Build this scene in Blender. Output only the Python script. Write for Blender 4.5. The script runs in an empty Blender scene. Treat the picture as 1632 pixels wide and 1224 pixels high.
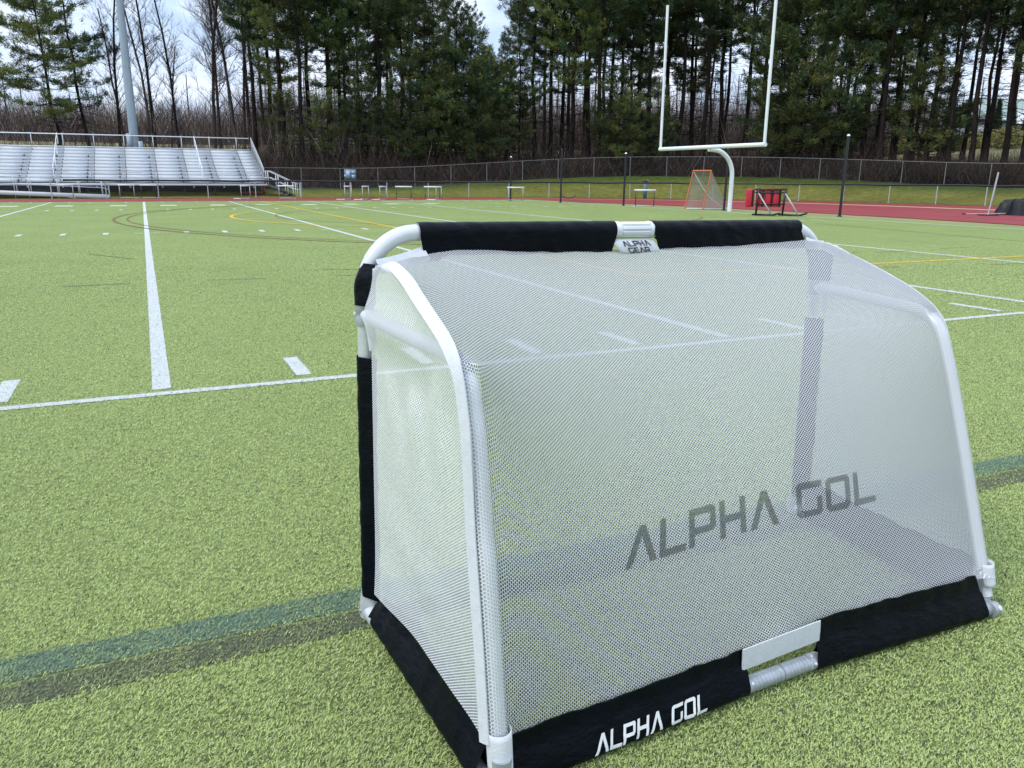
import bpy, math, random
import numpy as np
from mathutils import Matrix, Vector

sc = bpy.context.scene
COL = sc.collection
PI = math.pi

# ------------------------------------------------------------------ camera
CAM_H = 1.3286
F_PX, PITCH, ROLL = 1265.36, math.radians(14.414), math.radians(0.341)
cam = bpy.data.cameras.new("camera")
cam.sensor_fit = 'HORIZONTAL'
cam.sensor_width = 36.0
cam.lens = 36.0 * F_PX / 1632.0
cam.clip_start = 0.05
cam.clip_end = 3000
cam_o = bpy.data.objects.new("camera", cam)
COL.objects.link(cam_o)
fw = Vector((0, math.cos(PITCH), -math.sin(PITCH)))
up0 = Vector((0, math.sin(PITCH), math.cos(PITCH)))
rt0 = Vector((1, 0, 0))
cup = up0 * math.cos(ROLL) - rt0 * math.sin(ROLL)
crt = rt0 * math.cos(ROLL) + up0 * math.sin(ROLL)
m = Matrix.Identity(4)
for i in range(3):
    m[i][0], m[i][1], m[i][2] = crt[i], cup[i], -fw[i]
m[2][3] = CAM_H
cam_o.matrix_world = m
sc.camera = cam_o

# ------------------------------------------------------------------ sky and sun
SUN_DIR = Vector((-0.55, -0.30, 0.85)).normalized()
SUN_EL = math.asin(SUN_DIR.z)
SUN_AZ = math.atan2(SUN_DIR.x, SUN_DIR.y)
w = bpy.data.worlds.new("World")
sc.world = w
w.use_nodes = True
nt = w.node_tree
nt.nodes.clear()


def nd(tree, typ, **kw):
    n = tree.nodes.new(typ)
    for k, v in kw.items():
        if k == 'inp':
            for kk, vv in v.items():
                n.inputs[kk].default_value = vv
        else:
            setattr(n, k, v)
    return n


out = nd(nt, 'ShaderNodeOutputWorld')
sky = nd(nt, 'ShaderNodeTexSky')
sky.sky_type = 'NISHITA'
sky.sun_disc = False
sky.sun_elevation = SUN_EL
sky.sun_rotation = SUN_AZ
bg_sky = nd(nt, 'ShaderNodeBackground', inp={'Strength': 0.11})
nt.links.new(sky.outputs[0], bg_sky.inputs[0])
tc = nd(nt, 'ShaderNodeTexCoord')
sep = nd(nt, 'ShaderNodeSeparateXYZ')
nt.links.new(tc.outputs['Generated'], sep.inputs[0])
# overcast cloud deck: brighter towards the zenith, as a real overcast sky is
zr = nd(nt, 'ShaderNodeMapRange', inp={'From Min': 0.0, 'From Max': 1.0, 'To Min': 0.92, 'To Max': 1.62})
nt.links.new(sep.outputs['Z'], zr.inputs['Value'])
mp = nd(nt, 'ShaderNodeMapping')
mp.inputs['Scale'].default_value = (3.2, 3.2, 8.0)
mp.inputs['Location'].default_value = (0.4, 1.3, 0.2)
nt.links.new(tc.outputs['Generated'], mp.inputs['Vector'])
n1 = nd(nt, 'ShaderNodeTexNoise', inp={'Scale': 1.6, 'Detail': 7.0, 'Roughness': 0.55, 'Distortion': 0.4})
nt.links.new(mp.outputs[0], n1.inputs['Vector'])
cr = nd(nt, 'ShaderNodeValToRGB')
cr.color_ramp.elements[0].position = 0.36
cr.color_ramp.elements[0].color = (0.47, 0.60, 0.82, 1)
cr.color_ramp.elements[1].position = 0.64
cr.color_ramp.elements[1].color = (0.78, 0.85, 0.97, 1)
nt.links.new(n1.outputs['Fac'], cr.inputs[0])
bg_c = nd(nt, 'ShaderNodeBackground')
nt.links.new(cr.outputs[0], bg_c.inputs[0])
nt.links.new(zr.outputs[0], bg_c.inputs[1])
fr = nd(nt, 'ShaderNodeMapRange', inp={'From Min': 0.30, 'From Max': 0.5, 'To Min': 0.72, 'To Max': 1.0})
nt.links.new(n1.outputs['Fac'], fr.inputs['Value'])
mx = nd(nt, 'ShaderNodeMixShader')
nt.links.new(fr.outputs[0], mx.inputs[0])
nt.links.new(bg_sky.outputs[0], mx.inputs[1])
nt.links.new(bg_c.outputs[0], mx.inputs[2])
nt.links.new(mx.outputs[0], out.inputs[0])

sun = bpy.data.lights.new("sun", 'SUN')
sun.energy = 1.3
sun.angle = math.radians(14)
sun.color = (1.0, 0.96, 0.90)
sun_o = bpy.data.objects.new("sun", sun)
COL.objects.link(sun_o)
sun_o.rotation_euler = (-SUN_DIR).to_track_quat('-Z', 'Y').to_euler()

sc.view_settings.view_transform = 'Standard'
sc.view_settings.look = 'None'
sc.view_settings.exposure = 0.54
sc.view_settings.gamma = 1.0
sc.view_settings.use_curve_mapping = False
sc.cycles.max_bounces = 8
sc.cycles.transparent_max_bounces = 32
sc.cycles.diffuse_bounces = 3

# ------------------------------------------------------------------ helpers


def tag(o, label=None, cat=None, group=None, kind=None):
    if label: o['label'] = label
    if cat: o['category'] = cat
    if group: o['group'] = group
    if kind: o['kind'] = kind
    return o


def empty(name, loc, label=None, cat=None, group=None, rz=0.0):
    o = bpy.data.objects.new(name, None)
    o.empty_display_size = 0.3
    COL.objects.link(o)
    o.location = loc
    o.rotation_euler = (0, 0, rz)
    return tag(o, label, cat, group)


def copy_tree(o, parent=None):
    c = o.copy()
    COL.objects.link(c)
    if parent:
        c.parent = parent
    for ch in list(o.children):
        copy_tree(ch, c)
    return c


def mesh_np(name, V, F, mat, parent=None, smooth=False, uv=None, col=None):
    """V (N,3), F list of int arrays (each (M,3) or (M,4))."""
    me = bpy.data.meshes.new(name)
    V = np.asarray(V, np.float32)
    Fs = [np.asarray(f, np.int32) for f in F if len(f)]
    me.vertices.add(len(V))
    me.vertices.foreach_set('co', V.ravel())
    idx = np.concatenate([f.ravel() for f in Fs])
    tot = np.concatenate([np.full(len(f), f.shape[1], np.int32) for f in Fs])
    st = np.concatenate([[0], np.cumsum(tot)[:-1]]).astype(np.int32)
    me.loops.add(len(idx))
    me.loops.foreach_set('vertex_index', idx)
    me.polygons.add(len(tot))
    me.polygons.foreach_set('loop_start', st)
    me.polygons.foreach_set('loop_total', tot)
    if smooth:
        me.polygons.foreach_set('use_smooth', np.ones(len(tot), bool))
    if uv is not None:
        l = me.uv_layers.new(name='uv')
        l.data.foreach_set('uv', np.asarray(uv, np.float32)[idx].ravel())
    if col is not None:
        a = me.color_attributes.new('tint', 'FLOAT_COLOR', 'POINT')
        c = np.ones((len(V), 4), np.float32)
        c[:, :3] = col
        a.data.foreach_set('color', c.ravel())
    me.update(calc_edges=True)
    me.validate()
    if mat: me.materials.append(mat)
    o = bpy.data.objects.new(name, me)
    COL.objects.link(o)
    if parent: o.parent = parent
    return o


class MB:
    """collects shapes, then links them as one mesh object"""

    def __init__(s):
        s.v = []
        s.t = []
        s.q = []
        s.n = 0

    def add(s, v, f):
        v = np.asarray(v, float)
        f = np.asarray(f, int)
        s.v.append(v)
        (s.t if f.shape[1] == 3 else s.q).append(f + s.n)
        s.n += len(v)
        return s

    def box(s, c, d, rz=0.0, R=None):
        x, y, z = [a / 2 for a in d]
        v = np.array([[-x, -y, -z], [x, -y, -z], [x, y, -z], [-x, y, -z], [-x, -y, z], [x, -y, z], [x, y, z], [-x, y, z]])
        if rz:
            cs, sn = math.cos(rz), math.sin(rz)
            v = v @ np.array([[cs, sn, 0], [-sn, cs, 0], [0, 0, 1]])
        if R is not None:
            v = v @ np.asarray(R).T
        return s.add(v + np.asarray(c, float), [[0, 3, 2, 1], [4, 5, 6, 7], [0, 1, 5, 4], [1, 2, 6, 5], [2, 3, 7, 6], [3, 0, 4, 7]])

    def beam(s, p, q, wd, ht):
        """box bar from p to q; wd sideways, ht up"""
        p = np.asarray(p, float); q = np.asarray(q, float)
        d = q - p; L = np.linalg.norm(d); d = d / L
        u = np.array([0, 0, 1.0]) if abs(d[2]) < 0.95 else np.array([0, 1.0, 0])
        a = np.cross(d, u); a /= np.linalg.norm(a); b = np.cross(a, d)
        R = np.stack([d, a, b], 1)
        return s.box((p + q) / 2, (L, wd, ht), R=R)

    def tube(s, pts, r, n=10, caps=True):
        P = np.asarray(pts, float)
        k = len(P)
        r = np.full(k, r) if np.isscalar(r) else np.asarray(r, float)
        T = np.gradient(P, axis=0)
        T /= np.linalg.norm(T, axis=1)[:, None] + 1e-12
        a = np.cross(T[0], [0, 0, 1.0])
        if np.linalg.norm(a) < 0.1: a = np.cross(T[0], [0, 1.0, 0])
        an = np.linspace(0, 2 * PI, n, endpoint=False)
        V = []
        for i in range(k):
            a = a - T[i] * (a @ T[i]); a /= np.linalg.norm(a) + 1e-12
            b = np.cross(T[i], a)
            V.append(P[i] + r[i] * (np.cos(an)[:, None] * a + np.sin(an)[:, None] * b))
        V = np.concatenate(V)
        F = []
        for i in range(k - 1):
            for j in range(n):
                j2 = (j + 1) % n
                F.append([i * n + j, i * n + j2, (i + 1) * n + j2, (i + 1) * n + j])
        s.add(V, F)
        if caps:
            for ring, c, fl in ((0, P[0], True), (k - 1, P[-1], False)):
                b0 = s.n
                vv = np.concatenate([V[ring * n:(ring + 1) * n], [c]])
                ff = [[j, (j + 1) % n, n] if not fl else [(j + 1) % n, j, n] for j in range(n)]
                s.add(vv, ff)
        return s

    def poly(s, pts):
        pts = np.asarray(pts, float)
        n = len(pts)
        c = pts.mean(0)
        return s.add(np.concatenate([pts, [c]]), [[i, (i + 1) % n, n] for i in range(n)])

    def quad(s, a, b, c, d):
        return s.add([a, b, c, d], [[0, 1, 2, 3]])

    def build(s, name, mat, parent=None, smooth=False, off=None):
        V = np.concatenate(s.v)
        if off is not None: V = V - np.asarray(off, float)
        F = []
        if s.q: F.append(np.concatenate(s.q))
        if s.t: F.append(np.concatenate(s.t))
        o = mesh_np(name, V, F, mat, parent, smooth)
        return o


def smooth_by_angle(o, deg=40):
    me = o.data
    me.polygons.foreach_set('use_smooth', np.ones(len(me.polygons), bool))
    try:
        me.set_sharp_from_angle(angle=math.radians(deg))
    except Exception:
        pass
    return o


def mat_new(name):
    mt = bpy.data.materials.new(name)
    mt.use_nodes = True
    t = mt.node_tree
    return mt, t, t.nodes['Principled BSDF'], t.nodes['Material Output']


def mat(name, c1, c2=None, scale=8.0, rough=0.6, metal=0.0, bump=0.0, bscale=None, stretch=(1, 1, 1), spec=0.5, detail=5.0, coord='Object'):
    """noise-mottled principled material"""
    mt, t, p, o = mat_new(name)
    c2 = c2 or tuple(a * 0.8 for a in c1)
    tcn = nd(t, 'ShaderNodeTexCoord')
    mpn = nd(t, 'ShaderNodeMapping')
    mpn.inputs['Scale'].default_value = stretch
    t.links.new(tcn.outputs[coord], mpn.inputs['Vector'])
    n = nd(t, 'ShaderNodeTexNoise', inp={'Scale': scale, 'Detail': detail, 'Roughness': 0.6})
    t.links.new(mpn.outputs[0], n.inputs['Vector'])
    r = nd(t, 'ShaderNodeValToRGB')
    r.color_ramp.elements[0].position = 0.32
    r.color_ramp.elements[0].color = (*c2, 1)
    r.color_ramp.elements[1].position = 0.68
    r.color_ramp.elements[1].color = (*c1, 1)
    t.links.new(n.outputs['Fac'], r.inputs[0])
    t.links.new(r.outputs[0], p.inputs['Base Color'])
    p.inputs['Roughness'].default_value = rough
    p.inputs['Metallic'].default_value = metal
    p.inputs['Specular IOR Level'].default_value = spec
    if bump:
        n2 = nd(t, 'ShaderNodeTexNoise', inp={'Scale': bscale or scale * 3, 'Detail': 4.0})
        t.links.new(mpn.outputs[0], n2.inputs['Vector'])
        b = nd(t, 'ShaderNodeBump', inp={'Strength': bump, 'Distance': 0.01})
        t.links.new(n2.outputs['Fac'], b.inputs['Height'])
        t.links.new(b.outputs[0], p.inputs['Normal'])
    return mt


def attr_mat(name, rough=0.8, translucent=0.0, tint_random=0.0, spec=0.2, noise=None):
    """base colour from the 'tint' attribute, optionally varied per object"""
    mt, t, p, o = mat_new(name)
    a = nd(t, 'ShaderNodeAttribute', attribute_name='tint')
    c = a.outputs['Color']
    if tint_random:
        oi = nd(t, 'ShaderNodeObjectInfo')
        h = nd(t, 'ShaderNodeHueSaturation')
        mr = nd(t, 'ShaderNodeMapRange', inp={'To Min': 1 - tint_random, 'To Max': 1 + tint_random})
        mh = nd(t, 'ShaderNodeMapRange', inp={'To Min': 0.485, 'To Max': 0.515})
        t.links.new(oi.outputs['Random'], mr.inputs['Value'])
        t.links.new(oi.outputs['Random'], mh.inputs['Value'])
        t.links.new(c, h.inputs['Color'])
        t.links.new(mr.outputs[0], h.inputs['Value'])
        t.links.new(mh.outputs[0], h.inputs['Hue'])
        c = h.outputs[0]
    if noise:
        tcn = nd(t, 'ShaderNodeTexCoord')
        last = c
        for s_, lo, hi in noise:
            n = nd(t, 'ShaderNodeTexNoise', inp={'Scale': s_, 'Detail': 6.0, 'Roughness': 0.65})
            t.links.new(tcn.outputs['Object'], n.inputs['Vector'])
            mr = nd(t, 'ShaderNodeMapRange', inp={'From Min': 0.3, 'From Max': 0.7, 'To Min': lo, 'To Max': hi})
            t.links.new(n.outputs['Fac'], mr.inputs['Value'])
            mm = nd(t, 'ShaderNodeVectorMath', operation='SCALE')
            t.links.new(last, mm.inputs[0])
            t.links.new(mr.outputs[0], mm.inputs['Scale'])
            last = mm.outputs[0]
        c = last
    t.links.new(c, p.inputs['Base Color'])
    p.inputs['Roughness'].default_value = rough
    p.inputs['Specular IOR Level'].default_value = spec
    if translucent:
        tr = nd(t, 'ShaderNodeBsdfTranslucent')
        t.links.new(c, tr.inputs['Color'])
        mxs = nd(t, 'ShaderNodeMixShader', inp={0: translucent})
        t.links.new(p.outputs[0], mxs.inputs[1])
        t.links.new(tr.outputs[0], mxs.inputs[2])
        t.links.new(mxs.outputs[0], o.inputs['Surface'])
    return mt


def mathn(t, op, a, b=None, c=None):
    n = nd(t, 'ShaderNodeMath', operation=op)
    for i, x in enumerate((a, b, c)):
        if x is None: continue
        if isinstance(x, (int, float)): n.inputs[i].default_value = x
        else: t.links.new(x, n.inputs[i])
    return n.outputs[0]


def net_mat(name, color, pu, pv, ru, rv, translucent=0.04, rough=0.75):
    """knitted mesh: rows of oval holes in a centred lattice, measured in metres on the UV map"""
    mt, t, p, o = mat_new(name)
    uvn = nd(t, 'ShaderNodeUVMap')
    uvn.uv_map = 'uv'
    s = nd(t, 'ShaderNodeSeparateXYZ')
    t.links.new(uvn.outputs[0], s.inputs[0])
    x = mathn(t, 'DIVIDE', s.outputs[0], pu)
    y = mathn(t, 'DIVIDE', s.outputs[1], pv)

    def dist(off):
        a = mathn(t, 'SUBTRACT', mathn(t, 'FRACT', mathn(t, 'ADD', x, off)), 0.5)
        b = mathn(t, 'SUBTRACT', mathn(t, 'FRACT', mathn(t, 'ADD', y, off)), 0.5)
        a = mathn(t, 'MULTIPLY', a, pu / ru)
        b = mathn(t, 'MULTIPLY', b, pv / rv)
        return mathn(t, 'ADD', mathn(t, 'MULTIPLY', a, a), mathn(t, 'MULTIPLY', b, b))
    d = mathn(t, 'MINIMUM', dist(1000.0), dist(1000.5))
    hole = mathn(t, 'LESS_THAN', d, 1.0)
    p.inputs['Base Color'].default_value = (*color, 1)
    p.inputs['Roughness'].default_value = rough
    p.inputs['Specular IOR Level'].default_value = 0.25
    bmp = nd(t, 'ShaderNodeBump', inp={'Strength': 0.5, 'Distance': 0.001})
    t.links.new(d, bmp.inputs['Height'])
    t.links.new(bmp.outputs[0], p.inputs['Normal'])
    tr = nd(t, 'ShaderNodeBsdfTranslucent', inp={'Color': (*color, 1)})
    m1 = nd(t, 'ShaderNodeMixShader', inp={0: translucent})
    t.links.new(p.outputs[0], m1.inputs[1]); t.links.new(tr.outputs[0], m1.inputs[2])
    tp = nd(t, 'ShaderNodeBsdfTransparent')
    m2 = nd(t, 'ShaderNodeMixShader')
    t.links.new(hole, m2.inputs[0])
    t.links.new(m1.outputs[0], m2.inputs[1]); t.links.new(tp.outputs[0], m2.inputs[2])
    t.links.new(m2.outputs[0], o.inputs['Surface'])
    return mt


def wire_mat(name, color, pitch, wire, metal=0.0):
    """diamond chain-link wire on a UV map in metres"""
    mt, t, p, o = mat_new(name)
    uvn = nd(t, 'ShaderNodeUVMap'); uvn.uv_map = 'uv'
    s = nd(t, 'ShaderNodeSeparateXYZ')
    t.links.new(uvn.outputs[0], s.inputs[0])
    a = mathn(t, 'FRACT', mathn(t, 'DIVIDE', mathn(t, 'ADD', mathn(t, 'ADD', s.outputs[0], s.outputs[1]), 5000.0), pitch))
    b = mathn(t, 'FRACT', mathn(t, 'DIVIDE', mathn(t, 'ADD', mathn(t, 'SUBTRACT', s.outputs[0], s.outputs[1]), 5000.0), pitch))
    k = mathn(t, 'MAXIMUM', mathn(t, 'LESS_THAN', a, wire), mathn(t, 'LESS_THAN', b, wire))
    p.inputs['Base Color'].default_value = (*color, 1)
    p.inputs['Roughness'].default_value = 0.5
    p.inputs['Metallic'].default_value = metal
    tp = nd(t, 'ShaderNodeBsdfTransparent')
    m2 = nd(t, 'ShaderNodeMixShader')
    t.links.new(k, m2.inputs[0])
    t.links.new(tp.outputs[0], m2.inputs[1]); t.links.new(p.outputs[0], m2.inputs[2])
    t.links.new(m2.outputs[0], o.inputs['Surface'])
    return mt


# ------------------------------------------------------------------ field frame
TH = 0.42563322
U0, V0 = -0.01394, 5.32197
FU = np.array([math.cos(TH), math.sin(TH), 0.0])
FV = np.array([-math.sin(TH), math.cos(TH), 0.0])


def WD(u, v, z=0.0):
    """field coordinates (u along the sideline, v across) to world"""
    u = np.asarray(u, float); v = np.asarray(v, float)
    return (u + U0)[..., None] * FU + (v + V0)[..., None] * FV + np.asarray(z, float)[..., None] * np.array([0, 0, 1.0])


def to_uv(P):
    P = np.asarray(P, float)
    return P @ FU - U0, P @ FV - V0


def at(k, Y, z=0.0):
    """a spot at forward distance Y in the direction k (sideways / forward * 1306 + 816)"""
    return np.array([Y * (k - 816.0) / 1306.0, Y, z])


FRZ = TH

# the ring of the running track and fences
RC = (10.0, 24.0)
RA, RB, RE = 36.0, 30.3, 2.4


def ring_d(u, v):
    """distance outside the low fence line (negative inside)"""
    u = np.asarray(u, float); v = np.asarray(v, float)
    rho = ((np.maximum(u - RC[0], 0) / RA) ** RE + (np.abs(v - RC[1]) / RB) ** RE) ** (1 / RE)
    return np.where(u < RC[0], v - (RC[1] + RB), (rho - 1) * 33.0)


def ring_pts(d, n=90, u_left=-22.0, v_right=6.0):
    """a path at distance d outside the low fence line, from the far left round to the right"""
    P = [(u_left + (RC[0] - u_left) * i / 20, RC[1] + RB + d) for i in range(20)]
    a, b = RA + d * RA / 33.0, RB + d * RB / 33.0
    b = RB + d
    for i in range(n):
        f = PI / 2 * (1 - i / (n - 1) * 1.35)
        cu = math.copysign(abs(math.cos(f)) ** (2 / RE), math.cos(f)); su = math.copysign(abs(math.sin(f)) ** (2 / RE), math.sin(f))
        P.append((RC[0] + a * cu, RC[1] + b * su))
    P = [p for p in P if p[1] > v_right]
    return np.array(P)


def resample(P, step):
    P = np.asarray(P, float)
    L = np.concatenate([[0], np.cumsum(np.linalg.norm(np.diff(P, axis=0), axis=1))])
    n = max(2, int(L[-1] / step) + 1)
    s = np.linspace(0, L[-1], n)
    return np.stack([np.interp(s, L, P[:, i]) for i in range(P.shape[1])], 1)


def sstep(x, a, b):
    t = np.clip((np.asarray(x, float) - a) / (b - a), 0, 1)
    return t * t * (3 - 2 * t)


def ground_z(X, Y):
    P = np.stack([np.asarray(X, float), np.asarray(Y, float), np.zeros_like(np.asarray(X, float))], -1)
    u, v = to_uv(P)
    d = ring_d(u, v)
    z1 = 0.55 + 1.15 * sstep(u, 14, 40) - 0.75 * sstep(52 - v, 0, 24) * sstep(u, 36, 48)
    z = z1 * sstep(d, 0.3, 6.5) + (2.5 - z1) * sstep(d, 7, 20) + 2.7 * sstep(d, 20, 48) + 1.2 * sstep(d, 48, 85)
    return z


# ------------------------------------------------------------------ materials
M_SILVER = mat('brushed_aluminium', (0.66, 0.69, 0.70), (0.56, 0.59, 0.61), 30, 0.36, 0.35, 0.06, 80)
M_WTUBE = mat('white_coated_tube', (0.66, 0.68, 0.70), (0.60, 0.62, 0.645), 12, 0.28, 0.15)
M_ZINC = mat('grey_zinc', (0.40, 0.43, 0.45), (0.31, 0.335, 0.355), 25, 0.42, 0.35, 0.1, 60)
M_NAVY = mat('black_nylon_sleeve', (0.0013, 0.0030, 0.0075), (0.0007, 0.0015, 0.0038), 9, 0.42, 0, 0.45, 30, (1, 1, 2.0), 0.11)
M_WFAB = mat('white_webbing', (0.62, 0.64, 0.665), (0.56, 0.58, 0.605), 60, 0.85, 0, 0.25, 300)
M_WPRINT = mat('white_print', (0.85, 0.85, 0.85), (0.8, 0.8, 0.8), 40, 0.6)
M_BPRINT = mat('black_print', (0.012, 0.013, 0.03), (0.01, 0.01, 0.02), 40, 0.6)
M_NET = net_mat('white_mesh_net', (0.70, 0.715, 0.735), 0.0112, 0.0080, 0.00262, 0.00318)
M_NETI = net_mat('painted_hole_shade', (0.045, 0.056, 0.062), 0.0112, 0.0080, 0.00230, 0.0028)  # dark threads of the added layer, painting shade into the net holes
M_NETS = net_mat('white_side_net', (0.76, 0.78, 0.815), 0.0112, 0.0074, 0.00225, 0.00212)
M_NETP = net_mat('dark_printed_net', (0.12, 0.13, 0.13), 0.0112, 0.0080, 0.00262, 0.0032, 0.05)
M_BLACK = mat('black_painted_steel', (0.012, 0.013, 0.016), (0.008, 0.009, 0.011), 20, 0.45)
M_WPAINT = mat('white_painted_steel', (0.76, 0.78, 0.80), (0.68, 0.71, 0.74), 3, 0.4)
M_GALV = mat('galvanised_steel', (0.46, 0.48, 0.49), (0.36, 0.38, 0.39), 6, 0.5, 0.25)
M_ALU = mat('aluminium_planks', (0.69, 0.72, 0.755), (0.61, 0.645, 0.68), 1.2, 0.5, 0.05, 0, None, (0.4, 6, 6))
M_FENCE = mat('dull_fence_steel', (0.22, 0.23, 0.235), (0.16, 0.17, 0.175), 6, 0.6, 0.2)
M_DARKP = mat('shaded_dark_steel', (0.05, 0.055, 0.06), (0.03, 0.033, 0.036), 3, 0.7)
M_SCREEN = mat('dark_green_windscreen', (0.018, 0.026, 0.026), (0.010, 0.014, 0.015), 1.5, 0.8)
M_ORANGE = mat('orange_paint', (0.56, 0.155, 0.065), (0.46, 0.12, 0.05), 6, 0.5)
M_ORED = mat('orange_red_paint', (0.42, 0.05, 0.02), (0.3, 0.035, 0.015), 4, 0.6)
M_RED = mat('red_vinyl', (0.55, 0.012, 0.045), (0.44, 0.01, 0.035), 5, 0.4)
M_BLUEG = mat('blue_grey_enclosure', (0.12, 0.20, 0.27), (0.10, 0.165, 0.22), 5, 0.5)
M_BLUEL = mat('pale_blue_panel', (0.30, 0.42, 0.52), (0.25, 0.36, 0.45), 5, 0.5)
M_POLE = mat('weathered_pole', (0.30, 0.37, 0.42), (0.24, 0.30, 0.345), 2, 0.55, 0.1, 0, None, (3, 3, 0.4))
M_TARP = mat('black_tarpaulin', (0.009, 0.011, 0.013), (0.005, 0.006, 0.007), 4, 0.4, 0, 0.4, 9, spec=0.25)
M_LAXNET = wire_mat('pale_string_net', (0.40, 0.39, 0.34), 0.04, 0.24)
M_LINK = wire_mat('galvanised_chain_link', (0.13, 0.13, 0.125), 0.075, 0.022)
M_LINKL = wire_mat('low_chain_link', (0.20, 0.21, 0.19), 0.075, 0.03)
M_ROPE = mat('white_rope', (0.72, 0.70, 0.62), None, 20, 0.8)
M_PINK = mat('pale_red_pole', (0.62, 0.36, 0.36), (0.55, 0.3, 0.3), 4, 0.5)
M_BARK = mat('pine_bark', (0.028, 0.022, 0.019), (0.010, 0.0085, 0.008), 3, 0.95, 0, 0.4, 12, (1, 1, 0.25), 0.1)
M_BARKG = mat('grey_bare_bark', (0.085, 0.070, 0.062), (0.035, 0.028, 0.025), 3, 0.95, 0, 0.3, 12, (1, 1, 0.25), 0.1)
M_FOL = attr_mat('pine_needles', 0.7, 0.15, 0.3, 0.15)
M_TWIG = attr_mat('dead_twigs', 0.9, 0.0, 0.0, 0.1)
M_BLADE = attr_mat('turf_blades', 0.55, 0.2, 0.0, 0.25)
M_TERR = attr_mat('grass_bank', 0.95, 0.0, 0.0, 0.1, [(0.35, 0.75, 1.2), (3.0, 0.65, 1.3), (14.0, 0.6, 1.35)])
M_TRACK = mat('red_rubber_track', (0.27, 0.050, 0.055), (0.21, 0.040, 0.045), 0.35, 0.85, 0, 0.2, 60, spec=0.2)
M_DRYG = mat('dry_grass', (0.30, 0.27, 0.13), (0.20, 0.20, 0.075), 0.9, 0.95, 0, 0.4, 30, spec=0.1, detail=9)
M_LINE = mat('white_line_paint', (0.60, 0.62, 0.63), (0.38, 0.42, 0.37), 120, 0.85, spec=0.1)
M_YLINE = mat('yellow_line_paint', (0.62, 0.43, 0.05), (0.52, 0.36, 0.06), 30, 0.85, spec=0.1)
M_BRLINE = mat('faded_brown_line', (0.20, 0.17, 0.075), (0.135, 0.105, 0.05), 2.0, 0.9, spec=0.1)
M_TEAL = mat('faded_teal_line', (0.165, 0.235, 0.15), (0.035, 0.065, 0.045), 240, 0.9, spec=0.1)
M_DKLINE = mat('faded_black_line', (0.165, 0.185, 0.105), (0.03, 0.036, 0.022), 240, 0.9, spec=0.1)


def turf_material():
    mt, t, p, o = mat_new('artificial_turf')
    tcn = nd(t, 'ShaderNodeTexCoord')
    fine = nd(t, 'ShaderNodeTexNoise', inp={'Scale': 260.0, 'Detail': 3.0, 'Roughness': 0.7})
    mid = nd(t, 'ShaderNodeTexNoise', inp={'Scale': 22.0, 'Detail': 6.0, 'Roughness': 0.75})
    big = nd(t, 'ShaderNodeTexNoise', inp={'Scale': 0.45, 'Detail': 5.0, 'Roughness': 0.6})
    for n in (fine, mid, big):
        t.links.new(tcn.outputs['Object'], n.inputs['Vector'])
    r = nd(t, 'ShaderNodeValToRGB')
    e = r.color_ramp.elements
    e[0].position = 0.40; e[0].color = (*TURF_D, 1)
    e[1].position = 0.54; e[1].color = (*TURF_L, 1)
    t.links.new(fine.outputs['Fac'], r.inputs[0])
    k1 = nd(t, 'ShaderNodeMapRange', inp={'From Min': 0.3, 'From Max': 0.7, 'To Min': 0.80, 'To Max': 1.16})
    t.links.new(mid.outputs['Fac'], k1.inputs['Value'])
    k2 = nd(t, 'ShaderNodeMapRange', inp={'From Min': 0.35, 'From Max': 0.65, 'To Min': 0.93, 'To Max': 1.06})
    t.links.new(big.outputs['Fac'], k2.inputs['Value'])
    k = mathn(t, 'MULTIPLY', k1.outputs[0], k2.outputs[0])
    vm = nd(t, 'ShaderNodeVectorMath', operation='SCALE')
    t.links.new(r.outputs[0], vm.inputs[0]); t.links.new(k, vm.inputs['Scale'])
    t.links.new(vm.outputs[0], p.inputs['Base Color'])
    p.inputs['Roughness'].default_value = 0.9
    p.inputs['Specular IOR Level'].default_value = 0.1
    return mt


TURF_D = (0.060, 0.080, 0.026)
TURF_L = (0.282, 0.350, 0.122)
M_TURF = turf_material()

# ------------------------------------------------------------------ ground, turf, track


def sheet(name, poly_uv, z, mt, kind='structure'):
    P = WD(np.array([p[0] for p in poly_uv]), np.array([p[1] for p in poly_uv]), np.full(len(poly_uv), z))
    return tag(MB().poly(P).build(name, mt), kind=kind)


def band(name, A, B, mt, kind='structure'):
    """strip between two world polylines of the same length"""
    n = len(A)
    V = np.concatenate([A, B])
    F = [[i, i + 1, n + i + 1, n + i] for i in range(n - 1)]
    return tag(mesh_np(name, V, [np.array(F)], mt), kind=kind)


g = MB().box((0, 0, -0.53), (2400, 2400, 1.0)).build('ground', M_DRYG)
tag(g, kind='structure')
# turf
sheet('turf', [(-60, -40), (24.6, -40), (24.6, 20), (24.6, 46.2), (-60, 46.2)], 0.0, M_TURF)
# running track: outer edge follows the low fence, inner edge hugs the turf
outer = ring_pts(-0.5, 90, -60, -30)
inn = []
for (u, v) in outer:
    if u < RC[0]:
        inn.append((u, 47.1))
    else:
        f = math.atan2(max(v - RC[1], -60) / RB, max((u - RC[0]) / RA, 1e-3))
        cu = abs(math.cos(f)) ** (2 / 3.0); su = abs(math.sin(f)) ** (2 / 3.0) * (1 if f > 0 else -1)
        inn.append((RC[0] + 17.2 * cu, RC[1] + 23.1 * su if v > RC[1] else v))
inn = np.array(inn)
zz = np.full(len(outer), -0.012)
band('running_track', WD(outer[:, 0], outer[:, 1], zz), WD(inn[:, 0], inn[:, 1], zz), M_TRACK)
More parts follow.
